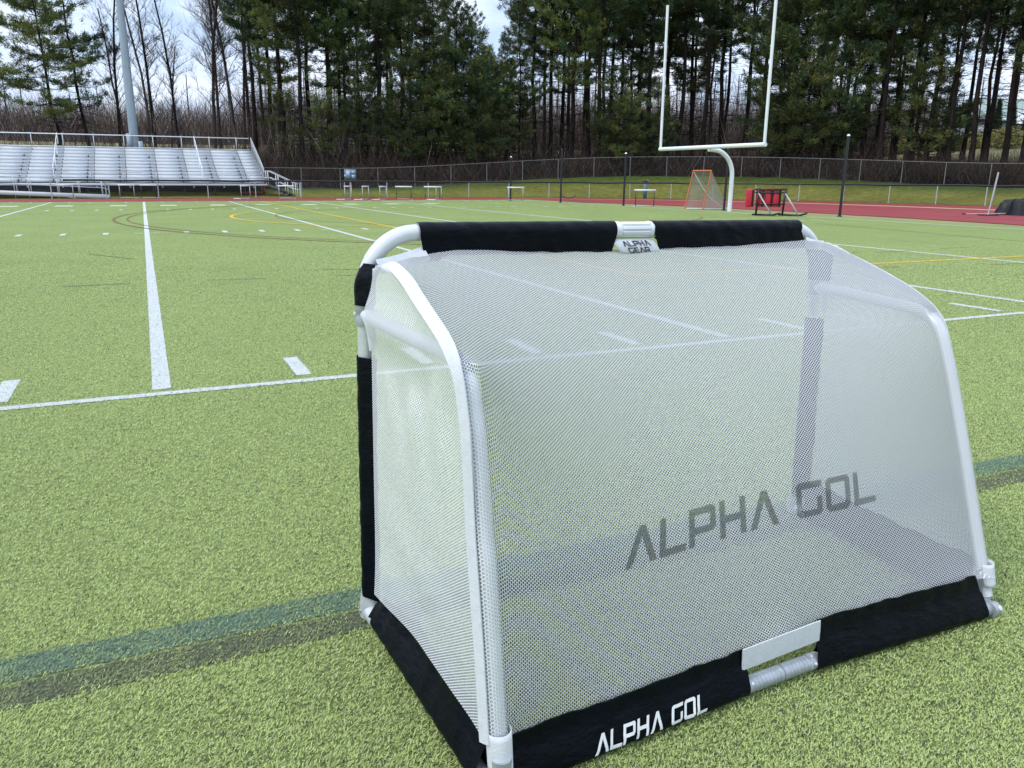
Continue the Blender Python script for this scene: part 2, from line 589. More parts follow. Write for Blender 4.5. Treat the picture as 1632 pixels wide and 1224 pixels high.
# pale strip of worn grass inside the bend of the track
mid0 = outer * 0.69 + inn * 0.31
mid1 = outer * 0.63 + inn * 0.37
sel = (outer[:, 0] > 27) | (outer[:, 1] < 40)
zz = np.full(sel.sum(), -0.006)
band('grass_strip', WD(mid0[sel, 0], mid0[sel, 1], zz), WD(mid1[sel, 0], mid1[sel, 1], zz), mat('pale_dry_strip', (0.46, 0.35, 0.22), (0.36, 0.27, 0.16), 1.5, 0.95, spec=0.1))

# ---- painted field markings (flat strips 4 mm above the turf)
YD = 0.9144
LZ = 0.004


def strip_v(u, v0, v1, wd, mb, z=LZ):
    a = WD(np.array([u - wd / 2, u + wd / 2, u + wd / 2, u - wd / 2]), np.array([v0, v0, v1, v1]), np.full(4, z))
    mb.quad(*a)


def strip_u(v, u0, u1, wd, mb, z=LZ):
    a = WD(np.array([u0, u1, u1, u0]), np.array([v - wd / 2, v - wd / 2, v + wd / 2, v + wd / 2]), np.full(4, z))
    mb.quad(*a)


yl = {}
for k in range(-6, 4):
    mb = MB(); strip_v(k * 5 * YD, 0.14, 45.3, 0.112, mb)
    tag(mb.build('yard_line', M_LINE), kind='structure')
mb = MB(); strip_v(23.55, -1, 45.3, 0.12, mb); tag(mb.build('end_line', M_LINE), kind='structure')
mb = MB(); strip_u(0.02, -40, 23.5, 0.085, mb); tag(mb.build('sideline', M_LINE), kind='structure')
mb = MB(); strip_u(45.4, -40, 23.5, 0.10, mb); tag(mb.build('sideline', M_LINE), kind='structure')
mb = MB()
for i in range(-40, 25):
    if i % 5 == 0:
        strip_u(16.6, i * YD - 0.30, i * YD - 0.08, 0.10, mb); strip_u(16.6, i * YD + 0.08, i * YD + 0.30, 0.10, mb)
        continue
    u = i * YD
    strip_v(u, 0.18, 0.78, 0.105, mb)
    strip_v(u, 16.25, 16.95, 0.12, mb)
    strip_v(u, 32.5, 33.2, 0.13, mb)
    strip_v(u, 44.3, 44.9, 0.13, mb)
tag(mb.build('hash_marks', M_LINE), kind='structure')
mb = MB()
for k, i in enumerate(range(-8, 4)):
    c = i * 5 * YD
    for o_ in (-1.15, 1.1):
        strip_v(c + o_, 37.9, 39.4, 0.75, mb)
tag(mb.build('yard_numbers', mat('worn_white_paint', (0.50, 0.54, 0.45), (0.36, 0.43, 0.24), 3.0, 0.9, spec=0.1)), kind='structure')
# soccer penalty area in yellow
mb = MB()
strip_v(6.42, 4.33, 44.4, 0.10, mb, 0.006); strip_u(4.38, 6.48, 23.4, 0.10, mb, 0.006)
tag(mb.build('penalty_area_line', M_YLINE), kind='structure')


def arc(name, c, r, a0, a1, wd, mt, z=0.007, n=60):
    t = np.radians(np.linspace(a0, a1, n)); zz = np.full(n, z)
    A = WD(c[0] + (r - wd / 2) * np.cos(t), c[1] + (r - wd / 2) * np.sin(t), zz)
    B = WD(c[0] + (r + wd / 2) * np.cos(t), c[1] + (r + wd / 2) * np.sin(t), zz)
    return band(name, A, B, mt)


arc('penalty_arc', (11.86, 24.4), 9.1, 128, 232, 0.12, M_YLINE)
arc('faded_arc', (17.0, 24.4), 17.95, 118, 236, 0.11, M_BRLINE, 0.008, 90)
arc('faded_arc', (17.0, 24.4), 17.55, 120, 234, 0.06, M_BRLINE, 0.008, 90)
arc('faded_arc', (12.5, 24.4), 8.2, 40, 330, 0.06, M_BRLINE, 0.0085, 90)
mb = MB(); strip_u(-2.985, -40, 23, 0.125, mb, 0.0022); tag(mb.build('teal_line', M_TEAL), kind='structure')
mb = MB(); strip_u(-3.12, -40, 23, 0.115, mb, 0.0022); tag(mb.build('black_line', M_DKLINE), kind='structure')
mb = MB()
for a, b in (((-1.0, 10.86), (-0.25, 9.58)), ((2.33, 6.91), (2.9, 6.6)), ((10.01, 4.02), (11.08, 3.86)), ((12.78, 3.57), (13.57, 3.49)), ((20.11, 14.85), (18.7, 6.9))):
    A = WD(np.array(a[0]), np.array(a[1]), np.array(.006)); B = WD(np.array(b[0]), np.array(b[1]), np.array(.006))
    d = B - A; d /= np.linalg.norm(d); n = np.array([-d[1], d[0], 0]) * 0.026
    mb.quad(A - n, B - n, B + n, A + n)
tag(mb.build('brown_dash', M_BRLINE), kind='structure')
mb = MB()
for a, b in (((-1.02, 6.05), (-0.25, 6.08)), ((0.72, 6.10), (1.44, 6.0)), ((2.38, 5.94), (2.74, 5.96)), ((11.75, 6.06), (12.65, 6.12)), ((13.01, 6.02), (13.92, 5.98)), ((15.02, 6.21), (15.9, 6.23))):
    A = WD(np.array(a[0]), np.array(a[1]), np.array(.006)); B = WD(np.array(b[0]), np.array(b[1]), np.array(.006))
    d = B - A; d /= np.linalg.norm(d); n = np.array([-d[1], d[0], 0]) * 0.024
    mb.quad(A - n, B - n, B + n, A + n)
tag(mb.build('teal_dash', mat('teal_dash_paint', (0.13, 0.22, 0.11), (0.10, 0.18, 0.10), 20, 0.9, spec=0.1)), kind='structure')


def paint(u, v, base):
    """colour of each turf fibre: its own green, or the line paint where a line crosses it"""
    c = base.copy()
    rng = np.random.default_rng(5)
    ju = u + rng.normal(0, 0.006, len(u)); jv = v + rng.normal(0, 0.006, len(u))
    k = np.round(ju / (5 * YD))
    wob = rng.uniform(0.75, 1.1, len(u))[:, None]
    white = (np.abs(ju - k * 5 * YD) < 0.056) & (jv > 0.14)
    white |= np.abs(jv - 0.02) < 0.042
    kk = np.round(ju / YD)
    white |= (np.abs(ju - kk * YD) < 0.052) & (jv > 0.18) & (jv < 0.78) & (kk % 5 != 0)
    white &= rng.random(len(u)) < 0.90
    c[white] = (np.array([0.56, 0.58, 0.60]) * wob)[white]
    yel = ((np.abs(ju - 6.42) < 0.05) & (jv > 4.33)) | ((np.abs(jv - 4.38) < 0.05) & (ju > 6.4))
    c[yel] = (np.array([0.60, 0.42, 0.06]) * wob)[yel]
    jv = v + rng.normal(0, 0.011, len(u))
    tb = (jv > -3.05) & (jv < -2.92) & (rng.random(len(u)) < 0.93)
    mixk = rng.uniform(.55, 1.0, len(u))[:, None] * (0.8 + 0.2 * np.sin(u * 9 + 2 * np.sin(u * 23)))[:, None]
    c = np.where(tb[:, None], c * (1 - mixk) + np.array([0.105, 0.19, 0.155]) * wob ** 2 * mixk, c)
    bb = (jv > -3.18) & (jv < -3.06) & (rng.random(len(u)) < 0.92)
    c = np.where(bb[:, None], c * (1 - mixk) + np.array([0.10, 0.115, 0.085]) * wob ** 2 * mixk, c)
    return c


def turf_blades():
    rng = np.random.default_rng(11)
    N0, N = 1050000, 1500000
    Y = 1.05 + 19.0 * rng.random(N) ** 1.7
    X = (rng.random(N) * 2 - 1) * (0.70 * Y + 0.35)
    # thinner cover at the flanks of the near field
    q = rng.random(N - N0)
    Y[N0:] = 0.2 + 11.0 * rng.random(N - N0) ** 1.3
    X[N0:] = np.where(rng.random(N - N0) < .5, -1, 1) * (0.66 * Y[N0:] + .3 + 2.6 * q)
    L = rng.uniform(0.0050, 0.0098, N) * (1 + 0.035 * Y)
    wd = rng.uniform(0.0014, 0.0024, N) + 0.00042 * Y
    wd *= 1 - .85 * np.clip((Y - 11) / 9, 0, 1)
    head = rng.normal(0.9, 0.75, N)
    tilt = np.radians(rng.uniform(50, 82, N))
    dirx, diry = np.cos(head) * np.sin(tilt), np.sin(head) * np.sin(tilt)
    dz = np.cos(tilt)
    tw = head + PI / 2 + rng.normal(0, 0.35, N)
    sx, sy = np.cos(tw) * wd / 2, np.sin(tw) * wd / 2
    z0 = rng.uniform(0.003, 0.0085, N)
    z0[::9] += 0.002
    base = np.stack([X, Y, z0], 1)
    side = np.stack([sx, sy, np.zeros(N)], 1)
    tip = base + np.stack([dirx, diry, dz], 1) * L[:, None]
    # the tip curls down a little
    mid = (base + tip) / 2 + np.array([0, 0, 1.0]) * (L * 0.12)[:, None]
    V = np.stack([base - side, base + side, tip + side * 0.6, tip - side * 0.6], 1).reshape(-1, 3)
    F = np.arange(N * 4).reshape(-1, 4)
    base_c = np.array([0.40, 0.505, 0.185])[None] * rng.uniform(0.62, 1.2, N)[:, None]
    yv = rng.random(N)[:, None]
    base_c = base_c * (1 - 0.25 * yv * np.array([[-0.35, 0.1, 0.6]]))
    pale = rng.random(N) < 0.10
    base_c[pale] = np.array([0.46, 0.52, 0.27]) * rng.uniform(0.8, 1.1, pale.sum())[:, None]
    dk = rng.random(N) < 0.27
    base_c[dk] *= rng.uniform(.03, .30, dk.sum())[:, None]
    u, v = to_uv(base)
    c = paint(u, v, base_c)
    o = mesh_np('turf_fibres', V, [F], M_BLADE, col=np.repeat(c, 4, axis=0))
    tag(o, 'short curled green fibres of the artificial turf', 'turf', kind='stuff')


turf_blades()

# terrain beyond the low fence: grass verge, bank, wood floor


def terrain():
    k = np.linspace(-420, 2080, 170)
    Y = np.concatenate([np.arange(40, 110, 0.9), np.arange(110, 260, 6)])
    K, YY = np.meshgrid(k, Y)
    X = YY * (K - 816) / 1306
    u, v = to_uv(np.stack([X, YY, X * 0], -1))
    d = ring_d(u, v)
    Z = ground_z(X, YY) - 0.006
    Z += 0.05 * np.sin(X * 1.7) * np.sin(YY * 1.3) * sstep(d, 1, 6)
    n, mcol = K.shape
    V = np.stack([X, YY, Z], -1).reshape(-1, 3)
    idx = np.arange(n * mcol).reshape(n, mcol)
    F = np.stack([idx[:-1, :-1], idx[:-1, 1:], idx[1:, 1:], idx[1:, :-1]], -1).reshape(-1, 4)
    keep = (d.reshape(-1)[F] > -1.0).all(1)
    F = F[keep]
    dd = d.reshape(-1)[:, None]; uu = u.reshape(-1)[:, None]
    grass = np.array([[0.135, 0.132, 0.026]]); green = np.array([[0.052, 0.078, 0.015]]); litter = np.array([[0.040, 0.030, 0.024]]); field = np.array([[0.30, 0.27, 0.14]])
    c = grass + (green - grass) * sstep(dd, 3.2, 5.2)
    c = c + (litter - c) * sstep(dd, 6.0, 8.0)
    c = c + (field - c) * sstep(dd, 26, 34)
    o = mesh_np('grass_bank', V, [F], M_TERR, smooth=True, col=c)
    tag(o, kind='structure')


terrain()


# ------------------------------------------------------------------ the portable goal
GFL, GFR, GBL, GBR = [np.array(a) for a in ((-.4352, 2.2177), (1.177, 3.0446), (-.0432, 1.477), (1.5183, 2.2588))]
GD = np.array([.8897, .4563])


def gm(s, t, z):
    """goal frame (s across the mouth, t backwards, z up, metres; a slightly sprung box) to world"""
    s = np.asarray(s, float); t = np.asarray(t, float); z = np.asarray(z, float)
    a = (s / 1.8)[..., None]; b = (t / .84)[..., None]; k = (z / 1.18)[..., None]
    P = (GFL * (1 - a) + GFR * a) * (1 - b) + (GBL * (1 - a) + GBR * a) * b
    P = P + GD * k * (.025 * (1 - a) - .03 * a)
    zz = z[..., None] * (1 + (.005 * (1 - a) - .016 * a) / 1.18)
    return np.concatenate([P, zz], -1)


G0 = gm(.9, .42, 0.0)
goal = empty('football_goal', tuple(G0), 'folding white mesh goal with black sleeves standing on the turf in the foreground', 'goal')


def gp(pts):
    pts = np.asarray(pts, float)
    return gm(pts[:, 0], pts[:, 1], pts[:, 2]) - G0


def curve(pts, n=40):
    """smooth curve through points (Catmull-Rom, evenly resampled)"""
    P = np.asarray(pts, float)
    Q = np.concatenate([[2 * P[0] - P[1]], P, [2 * P[-1] - P[-2]]])
    o_ = []
    for i in range(len(P) - 1):
        p0, p1, p2, p3 = Q[i:i + 4]
        for t in np.linspace(0, 1, 12, endpoint=False):
            o_.append(0.5 * (2 * p1 + (p2 - p0) * t + (2 * p0 - 5 * p1 + 4 * p2 - p3) * t * t + (3 * p1 - p0 - 3 * p2 + p3) * t ** 3))
    o_.append(P[-1])
    o_ = np.array(o_)
    L = np.concatenate([[0], np.cumsum(np.linalg.norm(np.diff(o_, axis=0), axis=1))])
    s = np.linspace(0, L[-1], n)
    return np.stack([np.interp(s, L, o_[:, i]) for i in range(o_.shape[1])], 1)


TR = 0.0225
ZT = 1.178
CR = 0.155


def gtube(name, pts, r, mt, n=20, parent=None):
    o = MB().tube(gp(pts), r, n).build(name, mt, parent or goal)
    return smooth_by_angle(o, 50)


# front frame
for s in (0.0, 1.8):
    gtube('front_post', [(s, 0, .03), (s, 0, .5), (s, 0, .955)], TR, M_SILVER)
    sg = 1 if s == 0 else -1
    pts = [(s, 0, .96), (s, 0, 1.0)]
    for f in np.linspace(0, PI / 2, 12):
        pts.append((s + sg * CR * (1 - math.cos(f)), 0, ZT - CR + CR * math.sin(f)))
    pts.append((0.853 if s == 0 else 0.99, 0, ZT))
    gtube('corner_tube', pts, TR * 1.06, M_WTUBE)

# lathe along a straight segment


def lathe(name, p, q, prof, mt, n=28, parent=None):
    """prof: list of (fraction along, radius)"""
    p, q = gp([p, q])
    pts = np.array([p + (q - p) * f for f, r in prof])
    d = (q - p) / np.linalg.norm(q - p)
    a = np.cross(d, [0, 0, 1.0])
    if np.linalg.norm(a) < .1: a = np.cross(d, [0, 1.0, 0])
    a /= np.linalg.norm(a); b = np.cross(d, a)
    an = np.linspace(0, 2 * PI, n, endpoint=False)
    ring = np.cos(an)[:, None] * a + np.sin(an)[:, None] * b
    V = np.concatenate([c + ring * r for c, (f, r) in zip(pts, prof)])
    F = []
    for i in range(len(prof) - 1):
        for j in range(n):
            F.append([i * n + j, i * n + (j + 1) % n, (i + 1) * n + (j + 1) % n, (i + 1) * n + j])
    o = mesh_np(name, V, [np.array(F)], mt, parent or goal)
    return smooth_by_angle(o, 40)


def rivet(pos, nrm, r, mt, parent, name='rivet'):
    pos = np.asarray(pos, float); d = np.asarray(nrm, float); d /= np.linalg.norm(d)
    mb = MB().tube([pos - d * .002, pos + d * .002, pos + d * .0032], [r, r, r * .55], 10)
    return smooth_by_angle(mb.build(name, mt, parent), 50)


# joints on the posts, where the side tubes leave
for s in (0.0, 1.8):
    j = lathe('post_joint', (s, 0, .925), (s, 0, .985), [(0, TR), (0.001, .0275), (.35, .0285), (.42, .0262), (.55, .0262), (.62, .0285), (.99, .0275), (1, TR)], M_ZINC)
    sg = -1 if s == 0 else 1
    rivet(gp([(s + sg * .0285, -.006, .955)])[0], np.array([*(GD * sg), 0]) + [0, -.4, 0], .007, M_SILVER, j, 'bolt')

# side tubes: out from the post, round the elbow and down to the back foot
LT = [(0, .03, .952), (0, .25, .950), (0, .50, .953), (0, .60, .953), (0, .665, .942), (0, .705, .915), (0, .725, .86), (0, .745, .80), (0, .785, .612), (0, .803, .546), (0, .84, .34), (0, .878, .12), (0, .886, .06)]
RT = [(1.8, .03, .955), (1.8, .25, .944), (1.8, .38, .937), (1.8, .445, .930), (1.8, .500, .908), (1.8, .535, .870), (1.8, .558, .815), (1.8, .588, .735), (1.8, .662, .51), (1.8, .755, .21), (1.8, .805, .06)]
RT = [(s_, t_ + .015 * float(sstep(t_, .15, .45)), z_) for s_, t_, z_ in RT]
gtube('side_tube', curve(LT, 60), .0195, M_WTUBE)
gtube('side_tube', curve(RT, 60), .0195, M_WTUBE)
# flattened tab where the side tube bolts on
for s, ln in ((0.0, LT), (1.8, RT)):
    gtube('side_tube_tab', [(s, -.005, .958), (s, .04, .95), (s, .055, .93), (s, .058, .86)], [.02, .021, .016, .008], M_WTUBE)

# base tubes
gtube('base_side_tube', [(0, .0, .028), (0, .4, .028), (0, .89, .026)], .0210, M_SILVER)
gtube('base_side_tube', [(1.8, .0, .028), (1.8, .4, .028), (1.8, .84, .028)], .0210, M_SILVER)
gtube('base_back_tube', [(.02, .84, .030), (.76, .815, .035)], .0205, M_SILVER)
gtube('base_back_tube', [(.98, .812, .036), (1.79, .84, .029)], .0205, M_SILVER)

# ribbed coupler in the middle of the back bar
prof = [(0, .0268), (.001, .0300), (.10, .0300), (.115, .0285)]
for i in range(7):
    f = .13 + i * .047
    prof += [(f, .0278), (f + .012, .0300), (f + .030, .0300), (f + .043, .0278)]
prof += [(.462, .0300), (.494, .0300), (.497, .0262), (.505, .0262), (.508, .0300), (.52, .0290)]
for i in range(7):
    f = .54 + i * .047
    prof += [(f, .0276), (f + .012, .0298), (f + .030, .0298), (f + .043, .0276)]
prof += [(.89, .0290), (.90, .0306), (.999, .0306), (1, .0268)]
prof = [(f, r * .745) if r > .024 else (f, r * .8) for f, r in prof]
cp = lathe('base_coupler', (.765, .8150, .0354), (1.048, .8120, .0362), prof, M_ZINC, 36)
for s_, an in ((.789, 35), (.789, 100), (1.022, 20), (1.022, 80)):
    c = gp([(s_, .814, .0357)])[0]
    out_ = np.array([GD[1], -GD[0], 0])
    d = out_ * math.cos(math.radians(an)) + np.array([0, 0, 1.0]) * math.sin(math.radians(an))
    rivet(c + d * .0222, d, .0046, M_SILVER, cp)

# hinge in the middle of the crossbar: collar and fluted grip
hg = lathe('crossbar_hinge', (.838, 0, ZT), (.868, 0, ZT), [(0, TR), (.02, .0285), (.42, .0285), (.5, .0265), (.58, .0285), (.98, .0285), (1, .02)], M_WTUBE, 30)
p, q = gp([(.866, 0, ZT), (.992, 0, ZT)])
d = (q - p) / np.linalg.norm(q - p); a = np.cross(d, [0, 0, 1.0]); a /= np.linalg.norm(a); b = np.cross(d, a)
N = 72
an = np.linspace(0, 2 * PI, N, endpoint=False)
V = []; prof = [(0, .017, 0), (.03, .0225, .3), (.10, .0262, 1), (.9, .0262, 1), (.96, .025, .3), (1, .02, 0)]
for f, r, kk in prof:
    rr = r + .0010 - kk * .0052 * np.clip((np.cos(an * 9) - .45) / .55, 0, 1)
    V.append(p + (q - p) * f + rr[:, None] * (np.cos(an)[:, None] * a + np.sin(an)[:, None] * b))
F = [[i * N + j, i * N + (j + 1) % N, (i + 1) * N + (j + 1) % N, (i + 1) * N + j] for i in range(len(prof) - 1) for j in range(N)]
smooth_by_angle(mesh_np('hinge_grip', np.concatenate(V), [np.array(F)], M_WTUBE, hg), 35)
smooth_by_angle(lathe('hinge_collar', (.984, 0, ZT), (1.0, 0, ZT), [(0, .018), (.05, .029), (.9, .029), (1, TR)], M_WTUBE, 30, hg), 40)

# feet: cast corner brackets
for (s, t, ss, tt) in ((0, 0, 0, -1), (1.8, 0, 0, -1)):
    br = MB().tube(gp([(s, t - .012, .006), (s, t - .012, .05), (s, t - .006, .10)]), [.030, .031, .026], 18)
    br.tube(gp([(s, t - .03, .026), (s, t + .07, .027)]), [.027, .0275], 18)
    bo = smooth_by_angle(br.build('corner_bracket', M_SILVER, goal), 45)
    rivet(gp([(s - .031 if s == 0 else s + .031, t - .01, .03)])[0], np.array([*(-GD if s == 0 else GD), .1]), .006, M_ZINC, bo, 'bolt')
br = MB().tube(gp([(0, .79, .026), (0, .925, .026)]), [.0240, .0240], 18)
br.tube(gp([(0, .888, .01), (0, .888, .14)]), [.0240, .0232], 18)
br.box(gp([(0.022, .900, .055)])[0], (.010, .042, .08), rz=math.atan2(GD[1], GD[0]))
bo = smooth_by_angle(br.build('corner_bracket', M_ZINC, goal), 45)
rivet(gp([(.029, .912, .085)])[0], [.75, -.5, .35], .0065, M_SILVER, bo, 'bolt')
br = MB().tube(gp([(1.735, .838, .030), (1.785, .84, .029), (1.803, .84, .029)]), [.0225, .0222, .015], 18)
br.tube(gp([(1.796, .825, .015), (1.798, .800, .12)]), [.018, .0195], 16)
br.tube(gp([(1.782, .848, .028), (1.808, .848, .028)]), [.024, .024], 20)
bo = smooth_by_angle(br.build('corner_bracket', M_ZINC, goal), 45)
rivet(gp([(1.804, .868, .040)])[0], [.45, -.65, .6], .009, M_SILVER, bo, 'bolt')


# ---- sleeves: black nylon wrapped round a tube, with a flap that holds the net
def sleeve_profile(r=.0315, seam=.098, flap=.160, lean=0.0, thick=.004):
    """outline in (outward, towards the net), clockwise from the outer flap tip; returns points and outer arc length"""
    phi = math.acos(r / seam)
    A = []
    A.append((thick / 2 + lean * flap, flap))
    A.append((thick / 2 + .001 + lean * (flap * .62 + seam * .38), flap * .62 + seam * .38))
    A.append((thick / 2 + .002 + lean * seam, seam + .010))
    A.append((thick / 2 + .0085 + lean * seam, seam - .001))
    a0 = PI / 2 - phi * .93
    for f in np.linspace(0, 1, 17):
        an_ = a0 + f * (-PI - 2 * a0)
        A.append((r * math.cos(an_), r * math.sin(an_)))
    A.append((-thick / 2 - .003 + lean * seam, seam - .004))
    A.append((-thick / 2 - .001 + lean * (flap * .6 + seam * .4), flap * .6 + seam * .4))
    A.append((-thick / 2 + lean * flap, flap))
    return np.array(A)


def sleeve(name, path, outv, upv, prof, seed=0, wav=.004, flapk=None, n=46, ends=(.0, .0)):
    """sweep the profile along a path (goal coordinates, local world metres)"""
    P = curve(path, n) if len(path) > 2 else np.array([np.asarray(path[0]) + (np.asarray(path[1]) - np.asarray(path[0])) * f for f in np.linspace(0, 1, n)])
    rng = np.random.default_rng(seed)
    W_ = gp(P)
    m_ = len(prof)
    fl = prof[:, 1].max()
    V = []
    ph = rng.uniform(0, 6, 8)
    Ls = np.linalg.norm(W_[-1] - W_[0]); fk = Ls / .7; ak = min(1, Ls / .4)
    for i in range(n):
        f = i / (n - 1)
        o_ = np.asarray(outv(f) if callable(outv) else outv, float)
        u_ = np.asarray(upv(f) if callable(upv) else upv, float)
        p2 = prof.copy()
        k = np.clip((p2[:, 1] - .02) / (fl - .02), 0, 1)
        sc_ = flapk(f) if flapk else 1.0
        p2[:, 1] = np.where(p2[:, 1] > .03, .03 + (p2[:, 1] - .03) * sc_, p2[:, 1])
        g1 = f * fk
        wob = wav * (math.sin(9 * g1 + ph[0]) + .6 * math.sin(23 * g1 + ph[1]) + .4 * math.sin(47 * g1 + ph[2]))
        wz = wav * (.6 * math.sin(13 * g1 + ph[3]) + .5 * math.sin(31 * g1 + ph[4]) + .35 * math.sin(71 * g1 + ph[5]))
        p2[:, 0] += k * wob + .0006 * np.sin(37 * g1 + np.arange(m_) * .9 + ph[6]) + .0009 * np.sin(61 * g1 + np.arange(m_) * .5 + ph[7])
        p2[:, 1] += k ** 2 * wz
        sh = ends[0] * (1 - f) ** 8 * k - ends[1] * f ** 8 * k
        sh = sh + np.where(p2[:, 0] < -.004, .03 * (1 - f) ** 12, 0) * (1 if ends[0] else 0)
        T = W_[min(i + 1, n - 1)] - W_[max(i - 1, 0)]; T /= np.linalg.norm(T)
        V.append(W_[i] + p2[:, :1] * o_ + p2[:, 1:] * u_ + sh[:, None] * T)
    V = np.concatenate(V)
    F = [[i * m_ + j, i * m_ + j + 1, (i + 1) * m_ + j + 1, (i + 1) * m_ + j] for i in range(n - 1) for j in range(m_ - 1)]
    # close the flap edge
    F += [[i * m_ + m_ - 1, i * m_, (i + 1) * m_, (i + 1) * m_ + m_ - 1] for i in range(n - 1)]
    o = mesh_np(name, V, [np.array(F)], M_NAVY, goal)
    smooth_by_angle(o, 60)
    return o, V.reshape(n, m_, 3)


OUT_B = np.array([GD[1], -GD[0], 0])          # backwards, towards the viewer
OUT_L = np.array([-GD[0], -GD[1], 0])
UP = np.array([0, 0, 1.0])
prB = sleeve_profile(.0250, .062, .112)
sl_left, SLV = sleeve('base_sleeve', [(.035, .84, .032), (.778, .8145, .0355)], OUT_B, UP, prB, 1, .0022, ends=(-.02, .015))
sl_right, _ = sleeve('base_sleeve', [(1.028, .8120, .0362), (1.752, .84, .030)], OUT_B, UP, sleeve_profile(.0255, .066, .130), 2, .0022, ends=(.005, .055))
sleeve('base_sleeve', [(0, .05, .030), (0, .45, .030), (0, .800, .030)], OUT_L, UP, sleeve_profile(.0260, .066, .136, -.12), 3, .007, lambda f: .62 + .38 * min(1, f * 2.2), ends=(.03, -.01))
sleeve('base_sleeve', [(1.8, .05, .030), (1.8, .45, .030), (1.8, .76, .030)], -OUT_L, UP, sleeve_profile(.0260, .070, .130), 4, .005)
# crossbar sleeves: the flap hangs back and down
dn = UP * -.93 + OUT_B * .36
dn /= np.linalg.norm(dn)
od = np.cross(dn, np.array([*GD, 0])); od = od if od @ OUT_B > 0 else -od
sleeve('crossbar_sleeve', [(.160, 0, ZT), (.846, 0, ZT)], od, dn, sleeve_profile(.0300, .052, .070), 5, .0028, lambda f: 1.0 + .12 * math.sin(f * 5.5 + .6) * 0 + .28 * math.exp(-((f - .02) / .06) ** 2), ends=(.012, .02))
sleeve('crossbar_sleeve', [(.996, 0, ZT), (1.676, 0, ZT)], od, dn, sleeve_profile(.0300, .052, .068), 6, .0025, lambda f: 1 + .15 * f, ends=(.02, -.035))
# post sleeves
for s, og in ((0.0, OUT_L), (1.8, -OUT_L)):
    pr = sleeve_profile(.0268, .044, .062, -.12)
    sleeve('post_sleeve', [(s, 0, .835), (s, 0, .5), (s, 0, .085)], og, OUT_B, pr, 7 + int(s), .0022)
    sg = 1 if s == 0 else -1
    up_path = [(s, 0, .982), (s, 0, 1.02), (s + sg * .006, 0, 1.06), (s + sg * .022, 0, 1.098)]
    sleeve('post_sleeve', up_path, og, OUT_B, sleeve_profile(.0295, .05, .082, 0.0), 9 + int(s), .002, lambda f: .72 + .45 * f * f)


# ---- net panels
def arc_frac(P):
    L = np.concatenate([[0], np.cumsum(np.linalg.norm(np.diff(P, axis=0), axis=1))])
    return L


def along(P, n):
    L = arc_frac(P)
    s = np.linspace(0, L[-1], n)
    return np.stack([np.interp(s, L, P[:, i]) for i in range(P.shape[1])], 1)


LS = curve([(.045, .075, 1.100), (.02, .20, 1.102), (-.010, .368, 1.088), (-.022, .47, 1.060), (-.026, .564, 1.026), (-.028, .651, .989), (-.030, .705, .945), (-.030, .735, .88), (-.030, .757, .80), (-.030, .784, .617), (-.030, .803, .52), (-.030, .835, .36), (-.030, .868, .17)], 70)
RS = curve([(1.765, .06, 1.130), (1.80, .20, 1.080), (1.815, .34, 1.025), (1.818, .44, .980), (1.819, .505, .935), (1.820, .540, .885), (1.821, .566, .815), (1.821, .592, .735), (1.821, .666, .51), (1.821, .757, .21), (1.821, .785, .13)], 70)
RS[:, 1] += .017 * sstep(RS[:, 1], .15, .45)
NC, NR = 84, 70
WANG = (-80, -42, 0, 42, 84)
TCv = {k: (lambda c: c[(c[:, 1] > .40) & (c[:, 2] < .936)])(curve(T_, 200)) for k, T_ in (('L', LT), ('R', RT))}


